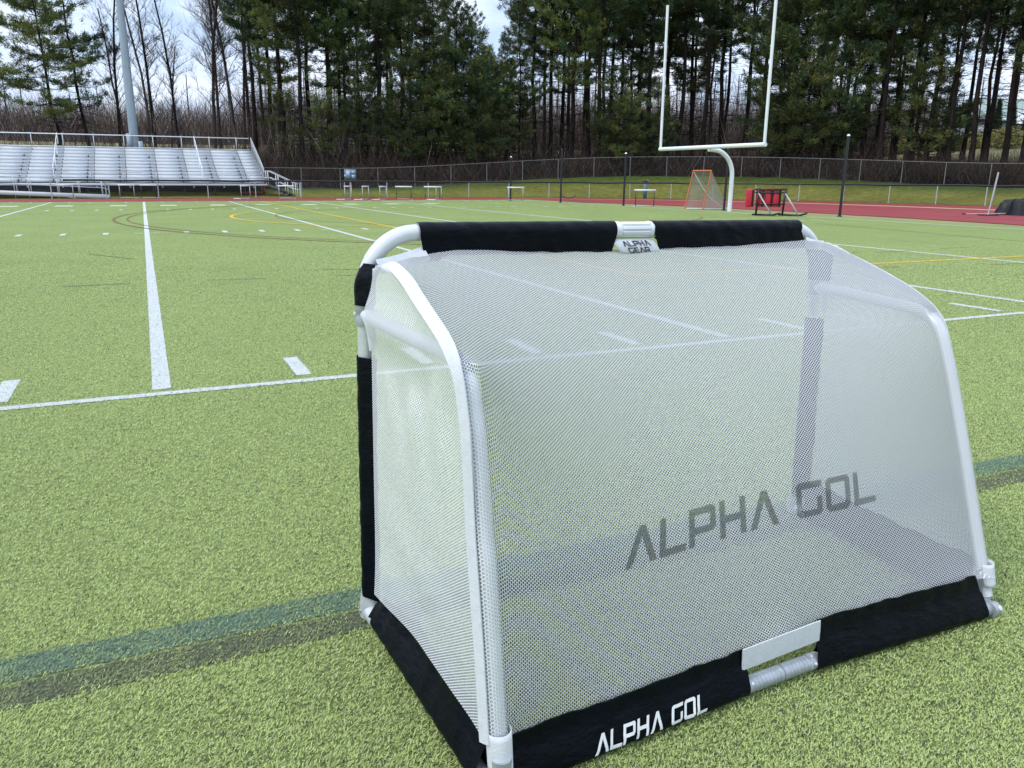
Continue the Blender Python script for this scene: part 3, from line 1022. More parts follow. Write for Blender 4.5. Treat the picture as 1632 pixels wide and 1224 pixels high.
def back_panel():
    top = along(curve([(.045, .075, 1.100), (.11, .050, 1.112), (.165, .018, 1.118), (.26, .012, 1.134), (.42, .012, 1.132), (.55, .013, 1.122), (.84, .014, 1.118), (.92, .022, 1.112), (1.0, .014, 1.122), (1.29, .012, 1.128), (1.66, .016, 1.138), (1.765, .06, 1.130)], 200), NC)
    bot = along(curve([(-.030, .868, .17), (.0, .890, .165), (.030, .862, .150), (.046, .834, .128), (.10, .829, .128), (.3, .822, .130), (.55, .814, .132), (.76, .810, .134), (.90, .818, .150), (1.02, .804, .146), (1.25, .812, .146), (1.5, .822, .142), (1.74, .830, .138), (1.8, .838, .133), (1.821, .802, .13)], 200), NC)
    L = along(LS, NR); R = along(RS, NR)
    g_ = np.zeros((NR, NC, 3))
    u = np.linspace(0, 1, NC)[None, :, None]; v = np.linspace(0, 1, NR)[:, None, None]
    g_ = (1 - v) * top[None] + v * bot[None] + (1 - u) * L[:, None] + u * R[:, None] - ((1 - u) * (1 - v) * top[0] + u * (1 - v) * top[-1] + (1 - u) * v * bot[0] + u * v * bot[-1])
    fix = np.zeros((NR, NC), bool)
    fix[0] = fix[-1] = True; fix[:, 0] = fix[:, -1] = True
    # columns that wrap round the side tubes
    for side, B, cols, offs, sg in (('L', L, (0, 1, 2, 3, 4), ((0, 0), (.0105, .0165), (.027, .0240), (.0435, .0165), (.052, .004)), 1), ('R', R, (NC - 1, NC - 2, NC - 3, NC - 4, NC - 5), ((0, 0), (.0085, .0165), (.025, .0240), (.0415, .0165), (.050, .004)), -1)):
        T = np.gradient(B, axis=0)
        nrm = np.stack([np.zeros(NR), -T[:, 2], T[:, 1]], 1); nrm /= np.linalg.norm(nrm, axis=1)[:, None] + 1e-9
        wgt = sstep(1.0 - B[:, 2], .02, .16)
        for c, (ds, dn_) in zip(cols, offs):
            for i in range(1, NR - 1):
                if wgt[i] > 0.02:
                    p_old = B[i] + np.array([sg * ds, 0, 0]) + nrm[i] * dn_ * wgt[i]
                    k2 = float(sstep(.96 - B[i, 2], .0, .09))
                    tc = np.interp(-B[i, 2], -TCv[side][:, 2], TCv[side][:, 1])
                    ang = math.radians(WANG[(abs(c - cols[0]))])
                    p_new = np.array([(0.0 if sg > 0 else 1.8) + sg * .0242 * math.sin(ang), tc + .0242 * math.cos(ang), B[i, 2]])
                    g_[i, c] = p_old if c == cols[0] else p_old * (1 - k2) + p_new * k2
                    fix[i, c] = True
    for it in range(1500):
        avg = .25 * (g_[:-2, 1:-1] + g_[2:, 1:-1] + g_[1:-1, :-2] + g_[1:-1, 2:])
        g_[1:-1, 1:-1] = np.where(fix[1:-1, 1:-1, None], g_[1:-1, 1:-1], avg)
    # puckers under the stitched top edge and a slight slackness elsewhere
    s_, v_ = g_[..., 0], np.linspace(0, 1, NR)[:, None]
    pk = .0045 * np.exp(-v_ / .07) * np.sin(s_ * 41 + 2 * np.sin(s_ * 7)) + .006 * np.sin(PI * v_) * np.sin(s_ * 4.3 + v_ * 3) + .003 * np.sin(PI * v_) * np.sin(s_ * 11 - v_ * 7)
    pk *= np.minimum(1, v_ * 12) * np.minimum(1, (1 - v_) * 8)
    g_[..., 1] += np.where(fix, 0, pk)
    return g_


BP = back_panel()


def panel_mesh(name, g_, uvf, mt, rough_seed=None, amp=0.0):
    nr, nc, _ = g_.shape
    W_ = gp(g_.reshape(-1, 3))
    idx = np.arange(nr * nc).reshape(nr, nc)
    F = np.stack([idx[:-1, :-1], idx[:-1, 1:], idx[1:, 1:], idx[1:, :-1]], -1).reshape(-1, 4)
    return mesh_np(name, W_, [F], mt, goal, smooth=True, uv=uvf.reshape(-1, 2))


# metric layout of the fabric: across = s, down = arc length along the middle column
arcl = np.concatenate([[np.zeros(NC)], np.cumsum(np.linalg.norm(np.diff(gp(BP.reshape(-1, 3)).reshape(NR, NC, 3), axis=0), axis=2), axis=0)])
arcl = arcl[:, NC // 2][:, None] * .5 + arcl * .5
BUV = np.stack([BP[..., 0] * .98 + .05, arcl], -1)
net_back = panel_mesh('net_back', BP, BUV, M_NET)
# added dark layer inside the white net: shade of the holes put into colour
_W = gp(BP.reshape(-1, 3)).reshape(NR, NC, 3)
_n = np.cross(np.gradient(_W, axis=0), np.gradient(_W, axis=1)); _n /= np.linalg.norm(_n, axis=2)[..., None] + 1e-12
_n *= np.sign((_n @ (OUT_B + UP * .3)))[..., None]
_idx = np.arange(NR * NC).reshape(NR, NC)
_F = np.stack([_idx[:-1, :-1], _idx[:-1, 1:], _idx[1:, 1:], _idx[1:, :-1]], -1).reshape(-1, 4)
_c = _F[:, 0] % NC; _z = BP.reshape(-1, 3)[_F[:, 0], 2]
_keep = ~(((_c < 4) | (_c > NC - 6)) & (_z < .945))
mesh_np('net_hole_shade', (_W - _n * .0012).reshape(-1, 3), [_F[_keep]], M_NETI, net_back, smooth=True, uv=BUV.reshape(-1, 2))


def side_panel(S, s_in, flapz, t_front, bulge):
    """net between post flap, base flap and the corner tape"""
    n1, n2 = 56, 50
    tape = along(S, n1)
    front_top = S[0]
    fr = along(curve([tuple(front_top), (-s_in * .25, t_front + .012, 1.062), (-s_in * .25, t_front - .004, .985), (s_in * .1, t_front, .92), (s_in * .1, t_front, .80), (s_in * .1, t_front, .5), (s_in * .1, t_front, .24), (s_in * .3, t_front, flapz[0])], 120), n1)
    bot = along(curve([(s_in * .3, t_front, flapz[0])] + [(s_in * (.4 + .6 * f), t_front + (S[-1][1] - t_front) * f, flapz[0] + (flapz[1] - flapz[0]) * min(1, f * 2.4) + .004 * math.sin(f * 21)) for f in (.15, .3, .45, .6, .75, .9)] + [tuple(S[-1])], 120), n2)
    u = np.linspace(0, 1, n2)[None, :, None]; v = np.linspace(0, 1, n1)[:, None, None]
    top = np.repeat(S[0][None], n2, 0)
    g_ = (1 - v) * top[None] + v * bot[None] + (1 - u) * fr[:, None] + u * tape[:, None] - ((1 - u) * (1 - v) * S[0] + u * (1 - v) * S[0] + (1 - u) * v * bot[0] + u * v * bot[-1])
    for it in range(300):
        g_[1:-1, 1:-1] = .25 * (g_[:-2, 1:-1] + g_[2:, 1:-1] + g_[1:-1, :-2] + g_[1:-1, 2:])
    # the fabric rests on the side tube and hangs in soft folds under it
    t, z = g_[..., 1], g_[..., 2]
    U_, V_ = np.meshgrid(np.linspace(0, 1, n2), np.linspace(0, 1, n1))
    edge = np.sin(PI * U_) ** .7 * np.sin(PI * np.clip(V_, 0, 1)) ** .5
    fold = .010 * np.sin(t * 34 + z * 9) * np.exp(-((z - .80) / .14) ** 2) + .009 * np.sin(t * 19 - z * 26) * np.exp(-((z - .90) / .10) ** 2) + .0035 * np.sin(z * 31 + t * 6) * np.exp(-((z - .32) / .2) ** 2)
    ridge = .016 * np.exp(-((z - .953) / .022) ** 2)
    sag = -.016 * np.exp(-((z - .86) / .07) ** 2) - .012 * np.exp(-((z - 1.03) / .05) ** 2)
    sgn = 1 if s_in < 0 else -1
    g_[..., 0] -= sgn * (fold + ridge + sag) * edge * bulge
    tap = 1 - .75 * sstep(U_, .80, .96)
    tgt = -.0228 * tap * np.exp(-((z - .952) / .034) ** 4) * sstep(t, .0, .06)
    lead = -.0235 * tap * np.exp(-((z - .952) / .060) ** 2) * sstep(t, .0, .06)
    inn_ = (np.arange(n2)[None, :] < n2 - 1) & (np.arange(n1)[:, None] > 0)
    g_[..., 0] = np.where(inn_, np.minimum(g_[..., 0], np.minimum(tgt, lead)), g_[..., 0])
    return g_


SPL = side_panel(LS, -.026, (.115, .172), .060, 1)
# the right panel is the mirror image, on the right post


def side_panel_right():
    S = RS.copy(); S[:, 0] = 1.8 - S[:, 0]            # mirror to the left-hand convention
    g_ = side_panel(S, -.026, (.12, .150), .060, .18)
    g_[..., 0] = 1.8 - g_[..., 0]
    return g_


SPR = side_panel_right()
for nm, g_ in (('net_side', SPL), ('net_side', SPR)):
    uvm = np.stack([g_[..., 1], g_[..., 2]], -1)
    po = panel_mesh(nm, g_, uvm, M_NETS)


def ribbon(name, C, side, wd, mt, thick=.0016, parent=None):
    """flat webbing along C (world), side = unit vectors across it"""
    n = len(C)
    T = np.gradient(C, axis=0); T /= np.linalg.norm(T, axis=1)[:, None]
    side = side - T * (side * T).sum(1)[:, None]; side /= np.linalg.norm(side, axis=1)[:, None]
    nr = np.cross(T, side)
    w_ = wd / 2 if np.isscalar(wd) else (np.asarray(wd) / 2)[:, None]
    R = [C - side * w_ + nr * thick, C + nr * thick * 1.6, C + side * w_ + nr * thick, C + side * w_ - nr * thick, C - nr * thick, C - side * w_ - nr * thick]
    V = np.stack(R, 1).reshape(-1, 3)
    F = [[i * 6 + j, i * 6 + (j + 1) % 6, (i + 1) * 6 + (j + 1) % 6, (i + 1) * 6 + j] for i in range(n - 1) for j in range(6)]
    F += [[0, 5, 4, 1], [1, 4, 3, 2]]
    b_ = (n - 1) * 6
    F += [[b_ + 1, b_ + 4, b_ + 5, b_], [b_ + 2, b_ + 3, b_ + 4, b_ + 1]]
    o = mesh_np(name, V, [np.array(F)], mt, parent or goal)
    return smooth_by_angle(o, 50)


# corner tapes, turned half to the side and half to the back
for S, sg in ((LS, 1), (RS, -1)):
    C = gp(S)
    up_w = sstep(S[:, 2], .93, 1.06)[:, None]
    across = np.array([GD[0], GD[1], 0]) * sg
    backish = OUT_B
    sd = across[None] * (.40 + .6 * up_w) + backish[None] * (.95 - .75 * up_w) + UP[None] * (.35 * up_w)
    outn = (np.array([-GD[0], -GD[1], 0]) * sg) * .6 + OUT_B * .5 + UP * .5
    if sg < 0:        # on the far side the tape lies flat on the side panel
        T_ = np.gradient(C, axis=0); T_ /= np.linalg.norm(T_, axis=1)[:, None]
        sd = np.cross(T_, across[None] * np.ones((len(S), 1)))
        sd *= np.sign(sd @ (OUT_B + UP))[:, None]
        C = C - sd * .017 - across * .004
        outn = outn * 0
    ribbon('corner_tape', C + outn * .003, sd, np.interp(np.arange(len(S)), [0, 12, 40, 69], [.030, .033, .027, .027]), M_WFAB)
# tapes bridging the rounded frame corners
for a_, b_ in (((.022, .062, 1.092), (.178, .030, 1.124)), ((1.775, .05, 1.125), (1.70, .03, 1.14))):
    C = gp(np.array([np.array(a_) + (np.array(b_) - np.array(a_)) * f + np.array([0, 0, -.004 * math.sin(PI * f)]) for f in np.linspace(0, 1, 12)]))
    ribbon('corner_strap', C, np.repeat((OUT_B * .55 - UP * .83)[None], 12, 0), .044 if a_[0] < 1 else .016, M_WFAB)
# white webbing under the net between the two back sleeves
C = gp(np.array([(s_, .824, .124 + .012 * (s_ - .73) / .25) for s_ in np.linspace(.752, 1.035, 14)]))
ribbon('base_strap', C, np.repeat(UP[None], 14, 0), .062, M_WFAB)
# white patches wrapped round the foot of each side tube


def wrap_patch(cx, ct0, ct1, z0, z1, a0, a1, r):
    V = []; n1, n2 = 7, 16
    for i in range(n1):
        f = i / (n1 - 1)
        for j in range(n2):
            a_ = math.radians(a0 + (a1 - a0) * j / (n2 - 1))
            rr = r * (1.07 - .05 * f)
            V.append((cx + rr * math.sin(a_) * (1 if j < 99 else 1), ct0 + (ct1 - ct0) * f + rr * math.cos(a_), z1 + (z0 - z1) * f))
    F = [[i * n2 + j, i * n2 + j + 1, (i + 1) * n2 + j + 1, (i + 1) * n2 + j] for i in range(n1 - 1) for j in range(n2 - 1)]
    o = mesh_np('corner_patch', gp(V), [np.array(F)], M_WFAB, goal, smooth=True)
    sd_ = o.modifiers.new('thickness', 'SOLIDIFY'); sd_.thickness = .0025
    return o


wrap_patch(.002, .868, .882, .108, .195, -105, 100, .0252)
wrap_patch(1.801, .797, .815, .098, .170, -70, 110, .0245)

# ---- lettering
GL = {
    'A': [[(0, 0), (.22, 0), (.50, .70), (.50, 1)], [(.50, 1), (.50, .70), (.80, 0), (1.02, 0)], [(0, 0), (.50, 1), (.40, 1), (.40, 1)]],
    'L': [[(0, 0), (.19, 0), (.19, 1), (0, 1)], [(.19, 0), (.85, 0), (.85, .19), (.19, .19)]],
    'P': [[(0, 0), (.19, 0), (.19, 1), (0, 1)], [(.19, .82), (.72, .82), (.80, 1), (.19, 1)], [(.72, .82), (.72, .50), (.91, .44), (.91, .88)], [(.80, 1), (.72, .82), (.91, .88), (.88, .95)], [(.19, .32), (.80, .32), (.72, .50), (.19, .50)], [(.80, .32), (.91, .44), (.72, .50), (.72, .50)]],
    'H': [[(0, 0), (.19, 0), (.19, 1), (0, 1)], [(.71, 0), (.90, 0), (.90, 1), (.71, 1)], [(.19, .40), (.71, .40), (.71, .59), (.19, .59)]],
    'G': [[(.19, .82), (.92, .82), (.92, 1), (.11, 1)], [(0, .12), (.19, .19), (.19, .82), (0, .89)], [(0, .89), (.19, .82), (.11, 1), (.11, 1)], [(.11, 0), (.80, 0), (.73, .19), (.19, .19)], [(.11, 0), (.19, .19), (0, .12), (0, .12)], [(.73, .19), (.80, 0), (.92, .12), (.92, .54)], [(.73, .19), (.92, .54), (.73, .54), (.73, .54)]],
    'O': [[(.19, .82), (.73, .82), (.81, 1), (.11, 1)], [(0, .12), (.19, .19), (.19, .82), (0, .89)], [(0, .89), (.19, .82), (.11, 1), (.11, 1)], [(.11, 0), (.81, 0), (.73, .19), (.19, .19)], [(.11, 0), (.19, .19), (0, .12), (0, .12)], [(.73, .19), (.92, .12), (.92, .89), (.73, .82)], [(.73, .19), (.81, 0), (.92, .12), (.92, .12)], [(.73, .82), (.92, .89), (.81, 1), (.81, 1)]],
    'E': [[(0, 0), (.19, 0), (.19, 1), (0, 1)], [(.19, 0), (.85, 0), (.85, .18), (.19, .18)], [(.19, .41), (.78, .41), (.78, .59), (.19, .59)], [(.19, .82), (.85, .82), (.85, 1), (.19, 1)]],
}
GL['A'] = GL['A'][:2]
GL['A'] = [[(0, 0), (.21, 0), (.50, .72), (.40, 1)], [(.40, 1), (.50, .72), (.60, 1), (.60, 1)], [(.60, 1), (.50, .72), (.79, 0), (1.0, 0)]]
GL['R'] = GL['P'] + [[(.45, .32), (.70, .32), (.95, 0), (.70, 0)]]
ADV = {'A': 1.08, 'L': .95, 'P': 1.05, 'H': 1.05, 'G': 1.06, 'O': 1.06, 'E': .97, 'R': 1.05, ' ': .55}


def text_quads(txt, shear=.16, sub=4):
    """quads of a wide squared lettering, height 1, finely divided; returns (n,2) points, faces, width"""
    x = 0; V = []; F = []
    for ch in txt:
        for qd in GL.get(ch, []):
            a_, b_, c_, d_ = [np.array(p_, float) for p_ in qd]
            b0 = len(V)
            for i in range(sub + 1):
                for j in range(sub + 1):
                    u, v = i / sub, j / sub
                    p_ = (1 - v) * ((1 - u) * a_ + u * b_) + v * ((1 - u) * d_ + u * c_)
                    V.append((p_[0] + x + p_[1] * shear, p_[1]))
            for i in range(sub):
                for j in range(sub):
                    k0 = b0 + i * (sub + 1) + j
                    F.append([k0, k0 + sub + 1, k0 + sub + 2, k0 + 1])
        x += ADV[ch]
    return np.array(V), np.array(F), x


# white word on the left back sleeve, printed on the curved outer face
TV, TF, TW = text_quads('ALPHA GOL')
nS, mS, _ = SLV.shape
oi = np.arange(2, 17)                       # outer face from the seam down round the tube


def on_sleeve(sx, h):
    """sx metres along the sleeve, h metres up from the turf side of the print"""
    fi = np.clip(sx / np.linalg.norm(SLV[-1, 12] - SLV[0, 12]), 0, .999) * (nS - 1)
    i = fi.astype(int); fr_ = (fi - i)[:, None, None]
    prof_ = SLV[i][:, oi] * (1 - fr_) + SLV[i + 1][:, oi] * fr_
    pr_ = prB[oi]
    L = np.concatenate([[0], np.cumsum(np.linalg.norm(np.diff(pr_, axis=0), axis=1))])
    bottom = np.argmin(np.abs(np.degrees(np.arctan2(pr_[:, 1], pr_[:, 0])) + 16))
    l = np.clip(L[bottom] - h, L[0], L[-1] - 1e-6)
    j = np.clip(np.searchsorted(L, l, side='right') - 1, 0, len(L) - 2)
    g2 = ((l - L[j]) / (L[j + 1] - L[j]))[:, None]
    r_ = np.arange(len(sx))
    p_ = prof_[r_, j] * (1 - g2) + prof_[r_, j + 1] * g2
    tn = prof_[r_, j + 1] - prof_[r_, j]
    nn = np.cross(np.array([*GD, 0]), tn); nn /= np.linalg.norm(nn, axis=1)[:, None]
    nn *= np.sign((nn @ OUT_B))[:, None]
    return p_ + nn * .0012


TX0, TLEN, TH_ = .228, .345, .050
lt = on_sleeve(TX0 + TV[:, 0] / TW * TLEN, TV[:, 1] * TH_)
lo = mesh_np('lettering', lt, [TF], M_WPRINT, sl_left)
# the same word printed dark on the net itself


def on_back(s_, z_):
    """fabric spot with given across and height"""
    V = np.zeros((len(s_), 3)); UVo = np.zeros((len(s_), 2)); Nn = np.zeros((len(s_), 3))
    W_ = gp(BP.reshape(-1, 3)).reshape(NR, NC, 3)
    for n_, (a_, b_) in enumerate(zip(s_, z_)):
        fi, fj = NR * .6, NC * .5
        for _ in range(12):
            fi = min(max(fi, 0), NR - 1.001); fj = min(max(fj, 0), NC - 1.001)
            i, j = int(fi), int(fj); u, v = fi - i, fj - j
            q = lambda A: (1 - u) * ((1 - v) * A[i, j] + v * A[i, j + 1]) + u * ((1 - v) * A[i + 1, j] + v * A[i + 1, j + 1])
            cur = q(BP)
            di = ((1 - v) * (BP[i + 1, j] - BP[i, j]) + v * (BP[i + 1, j + 1] - BP[i, j + 1]))
            dj = ((1 - u) * (BP[i, j + 1] - BP[i, j]) + u * (BP[i + 1, j + 1] - BP[i + 1, j]))
            J = np.array([[di[0], dj[0]], [di[2], dj[2]]])
            st = np.linalg.solve(J, np.array([a_ - cur[0], b_ - cur[2]]))
            fi += st[0]; fj += st[1]
        V[n_] = q(W_); UVo[n_] = q(BUV)
        n2 = np.cross(W_[i + 1, j] - W_[i, j], W_[i, j + 1] - W_[i, j]); n2 /= np.linalg.norm(n2)
        Nn[n_] = n2 if n2 @ OUT_B > 0 else -n2
    return V + Nn * .0015, UVo


_, _, PW = text_quads('ALPHA GOL', .22, 1)
for word, x0 in (('ALPHA', 0.0), ('GOL', sum(ADV[c] for c in 'ALPHA '))):
    PV, PF, _ = text_quads(word, .22, 5)
    pos, puv = on_back(.412 + (PV[:, 0] + x0) / PW * .965, .418 + PV[:, 1] * .086)
    mesh_np('net_print', pos, [PF], M_NETP, net_back, uv=puv)

# white tag under the crossbar hinge
a_, b_ = np.array([.825, .022, 1.150]), np.array([.990, .022, 1.152])
c_, d_ = np.array([1.022, .036, 1.106]), np.array([.858, .036, 1.104])
tg = []
for i in range(9):
    f = i / 8
    for j in range(6):
        g2 = j / 5
        p_ = (1 - g2) * ((1 - f) * a_ + f * b_) + g2 * ((1 - f) * d_ + f * c_)
        p_[1] += .006 * math.sin(PI * g2) + .003 * math.sin(6 * f)
        tg.append(p_)
tg = np.array(tg)
TGW = gp(tg)
F = [[i * 6 + j, i * 6 + j + 1, (i + 1) * 6 + j + 1, (i + 1) * 6 + j] for i in range(8) for j in range(5)]
tago = mesh_np('maker_tag', TGW, [np.array(F)], M_WFAB, goal, smooth=True)
sd_ = tago.modifiers.new('thickness', 'SOLIDIFY'); sd_.thickness = .0012


def on_tag(fx, gy):
    g3 = TGW.reshape(9, 6, 3)
    fi = np.clip(fx, 0, .999) * 8; fj = np.clip(gy, 0, .999) * 5
    i = fi.astype(int); j = fj.astype(int); u = (fi - i)[:, None]; v = (fj - j)[:, None]
    p_ = (1 - u) * ((1 - v) * g3[i, j] + v * g3[i, j + 1]) + u * ((1 - v) * g3[i + 1, j] + v * g3[i + 1, j + 1])
    du = g3[i + 1, j] - g3[i, j]; dv = g3[i, j + 1] - g3[i, j]
    nn = np.cross(du, dv); nn /= np.linalg.norm(nn, axis=1)[:, None]
    nn *= np.sign(nn @ (OUT_B + UP))[:, None]
    return p_ + nn * .0022


for txt, fx0, wd, gy0, ht in (('ALPHA', .17, .70, .50, .36), ('GEAR', .22, .56, .94, .36)):
    v_, f_, w_ = text_quads(txt, 0.0, 3)
    mesh_np('tag_lettering', on_tag(fx0 + v_[:, 0] / w_ * wd, gy0 - v_[:, 1] * ht), [f_], M_BPRINT, tago)

# ------------------------------------------------------------------ things round the field
def P3(u, v, z=0.0):
    return WD(np.array(u), np.array(v), np.array(z))


def face_rz(extra=0.0):
    return FRZ + extra


# ---- football goalpost on the end line (local x = along the field, y = across)
gpst = empty('goalpost', tuple(P3(24.26, 24.3)), 'tall white football goalpost with one curved neck and two uprights', 'goalpost', rz=FRZ)
pts = [(0, 0, 0), (0, 0, .9), (0, 0, 1.55)]
for f in np.linspace(0, PI / 2, 14)[1:]:
    pts.append((-1.12 + 1.12 * math.cos(f), 0, 1.55 + 1.12 * math.sin(f)))
pts.append((-1.38, 0, 2.69))
smooth_by_angle(MB().tube(pts, .098, 18).build('gooseneck', M_WPAINT, gpst), 50)
cb = smooth_by_angle(MB().tube([(-1.4, -3.62, 2.76), (-1.4, 3.72, 2.80)], .085, 16).build('crossbar', M_WPAINT, gpst), 50)
for y, z in ((-3.55, 2.76), (3.66, 2.80)):
    smooth_by_angle(MB().tube([(-1.4, y, z), (-1.4, y, 9.15)], .062, 14).build('upright', M_WPAINT, gpst), 50)

# ---- lacrosse goal
lx = empty('lacrosse_goal', tuple(at(1106, 38.75)), 'orange framed lacrosse goal with pale sagging net left of the goalpost neck', 'lacrosse goal', rz=math.radians(-40))
W_, Hh_ = .80, 1.80
lean = .30
for y in (-W_ / 2 * 1.2, W_ / 2 * 1.2):
    smooth_by_angle(MB().tube([(y, 0, 0), (y + lean * .55 + (.03 if y > 0 else .06), .25, Hh_)], .036, 10).build('post', M_ORANGE, lx), 50)
a0, a1 = np.array([-W_ / 2 * 1.2 + .22, .25, Hh_]), np.array([W_ / 2 * 1.2 + .20, .25, Hh_])
smooth_by_angle(MB().tube([a0, a1], .036, 10).build('top_pipe', M_ORANGE, lx), 50)
bk = np.array([1.05, 1.75, .03])
smooth_by_angle(MB().tube([(-W_ / 2 * 1.2, 0, .03), bk, (W_ / 2 * 1.2, 0, .03)], .03, 8).build('ground_pipe', M_ROPE, lx), 50)


def net_tri(name, A, B, C, sag, mt, parent, n=12):
    V = []; U = []
    for i in range(n + 1):
        for j in range(n + 1):
            u, v = i / n, j / n
            p_ = (1 - v) * ((1 - u) * A + u * B) + v * C
            p_ = p_ + np.array([0, 0, -sag * math.sin(PI * v) * 1.0]) * (1 if name else 1)
            V.append(p_); U.append((u * np.linalg.norm(B - A) * (1 - .6 * v), v * np.linalg.norm(C - (A + B) / 2)))
    F = [[i * (n + 1) + j, (i + 1) * (n + 1) + j, (i + 1) * (n + 1) + j + 1, i * (n + 1) + j + 1] for i in range(n) for j in range(n)]
    return mesh_np(name, np.array(V), [np.array(F)], mt, parent, smooth=True, uv=np.array(U))


b0, b1 = np.array([-W_ / 2 * 1.2, 0, .03]), np.array([W_ / 2 * 1.2, 0, .03])
net_tri('net', a0, a1, bk, .28, M_LAXNET, lx)
net_tri('net', a0, b0, bk, .08, M_LAXNET, lx)
net_tri('net', a1, b1, bk, .08, M_LAXNET, lx)
cv = [a0 * (1 - f) + bk * f + np.array([0, 0, -.42 * math.sin(PI * f) ** .9]) for f in np.linspace(0, 1, 14)]
smooth_by_angle(MB().tube(cv, .022, 6).build('lacing_rope', M_ROPE, lx), 60)

# ---- blocking sled with red pads
sl = empty('blocking_sled', tuple(at(1226, 32.6)), 'black football blocking sled with red pads at the edge of the turf', 'blocking sled', rz=math.radians(-8))
for i, x in enumerate((-.76, -.37, -.04, .28)):
    pd = MB().box((x - .05, -.18, .68), (.24, .16, .66 if i else .70), rz=.12).build('pad', M_RED, sl)
    bv = pd.modifiers.new('soft', 'BEVEL'); bv.width = .05; bv.segments = 3
    bd = MB().box((x + .105, -.16, .68), (.055, .15, .67), rz=.12).build('pad_backing', M_BLACK, pd)
    bv = bd.modifiers.new('soft', 'BEVEL'); bv.width = .012; bv.segments = 2
fr_ = MB()
for x in (-.50, .52):
    fr_.beam((x - .02, -.30, .02), (x + .04, -.29, 1.07), .07, .07)
fr_.beam((-.62, -.28, 1.02), (.62, -.28, 1.02), .05, .06)
fr_.beam((-.62, -.28, .90), (.62, -.28, .90), .03, .04)
fr_.beam((-.58, -.28, .46), (.58, -.28, .46), .04, .045)
fr_.build('frame', M_BLACK, sl)
for x in (-.50, .52):
    MB().beam((x + .04, -.32, .86), (x + .52, -.70, .06), .045, .045).build('brace', M_GALV, sl)
for x in (-.50, .52):
    rn = MB()
    rn.beam((x - .06, .10, .04), (x + .62, -.62, .05), .15, .06)
    rn.beam((x + .62, -.62, .05), (x + .80, -.80, .13), .15, .05)
    rn.build('skid', M_BLACK, sl)

# ---- black posts of the ball-stop net
bposts = [(25.1, 18.64, 3.05, 'black ball stop post leaning slightly right of the red sled'), (24.75, 25.3, 2.75, 'black ball stop post behind the orange lacrosse goal'), (23.75, 32.5, 2.72, 'black ball stop post left of the single hurdle near the lacrosse goal'), (23.2, 38.8, 3.1, 'black ball stop post second from the far end of the row'), (22.0, 43.6, 2.75, 'black ball stop post farthest away, beside a hurdle on the track')]
for i, (u, v, h, lb) in enumerate(bposts):
    bp = empty('ball_stop_post', tuple(P3(u, v)), lb, 'post', 'black posts along the end of the turf')
    tip = (.03, .0, h) if i else (.02, 0, h)
    smooth_by_angle(MB().tube([(0, 0, 0), tip], .055, 10).build('pole', M_BLACK, bp), 50)
    smooth_by_angle(MB().tube([(tip[0], 0, h), (tip[0], 0, h + .03), (tip[0], 0, h + .07)], [.065, .065, .03], 10).build('cap', M_WPAINT if i in (0, 2, 4) else M_BLACK, bp), 50)
    smooth_by_angle(MB().tube([(0, 0, -.01), (0, 0, .03)], .10, 12).build('ground_sleeve', M_DARKP, bp), 50)

# slack black cord of a dropped ball-stop net, low between two of the posts
crd = []
A_, B_ = P3(23.2, 38.8, .42), P3(27.4, 44.5, .30)
for f in np.linspace(0, 1, 24):
    crd.append(A_ * (1 - f) + B_ * f + np.array([0, 0, -.16 * math.sin(PI * f)]))


# ---- hurdles
def make_hurdle():
    h = empty('hurdle', (0, 0, 0), 'hurdle', 'hurdle', 'hurdles standing on the running track')
    MB().box((0, 0, .86), (1.12, .02, .085)).build('top_bar', M_WPAINT, h)
    for x in (-.48, .48):
        u_ = MB(); u_.beam((x, 0, .04), (x, 0, .84), .035, .035); u_.build('upright', M_GALV, h)
        f_ = MB(); f_.beam((x, .0, .03), (x, .62, .03), .045, .045); f_.build('foot', M_WPAINT, h)
    MB().beam((-.48, .0, .06), (.48, .0, .06), .035, .035).build('cross_tube', M_GALV, h)
    return h


hz = [(100, 53.0, .0, 'hurdle facing the field in front of the bleacher ramp'), (198, 54.2, .05, 'hurdle just past the low end of the bleacher ramp'), (233, 54.6, .0, 'hurdle below the centre of the bleachers, right of another one'),
      (388, 54.6, 1.25, 'hurdle turned side on near the right end of the bleachers'), (453, 55.0, .0, 'hurdle at the foot of the bleacher stairs'), (552, 54.0, 1.30, 'hurdle turned side on below the electrical cabinet'),
      (580, 54.0, 1.32, 'second side on hurdle right of the electrical cabinet'), (608, 54.2, 1.28, 'third side on hurdle right of the electrical cabinet'), (641, 54.3, .0, 'dark legged hurdle facing the field, left of a close pair'),
      (687, 54.2, .02, 'dark legged hurdle of the close pair, facing the field'), (697, 54.4, 1.3, 'side on hurdle of the close pair'), (820, 53.4, .05, 'hurdle half behind the farthest black post'), (1027, 42.5, .0, 'lone nearer hurdle between the black post and the lacrosse goal')]
h0 = make_hurdle()
for i, (k, Y, a, lb) in enumerate(hz):
    h = h0 if i == 0 else copy_tree(h0)
    if k in (641, 687, 1027, 233):
        for c in h.children:
            if c.name.startswith('upright') and i:
                c.data = c.data.copy(); c.data.materials[0] = M_BLACK
    h.location = at(k, Y, -.006)
    h.rotation_euler = (0, 0, (.0 if a < .5 else a * 1.0))
    h['label'] = lb

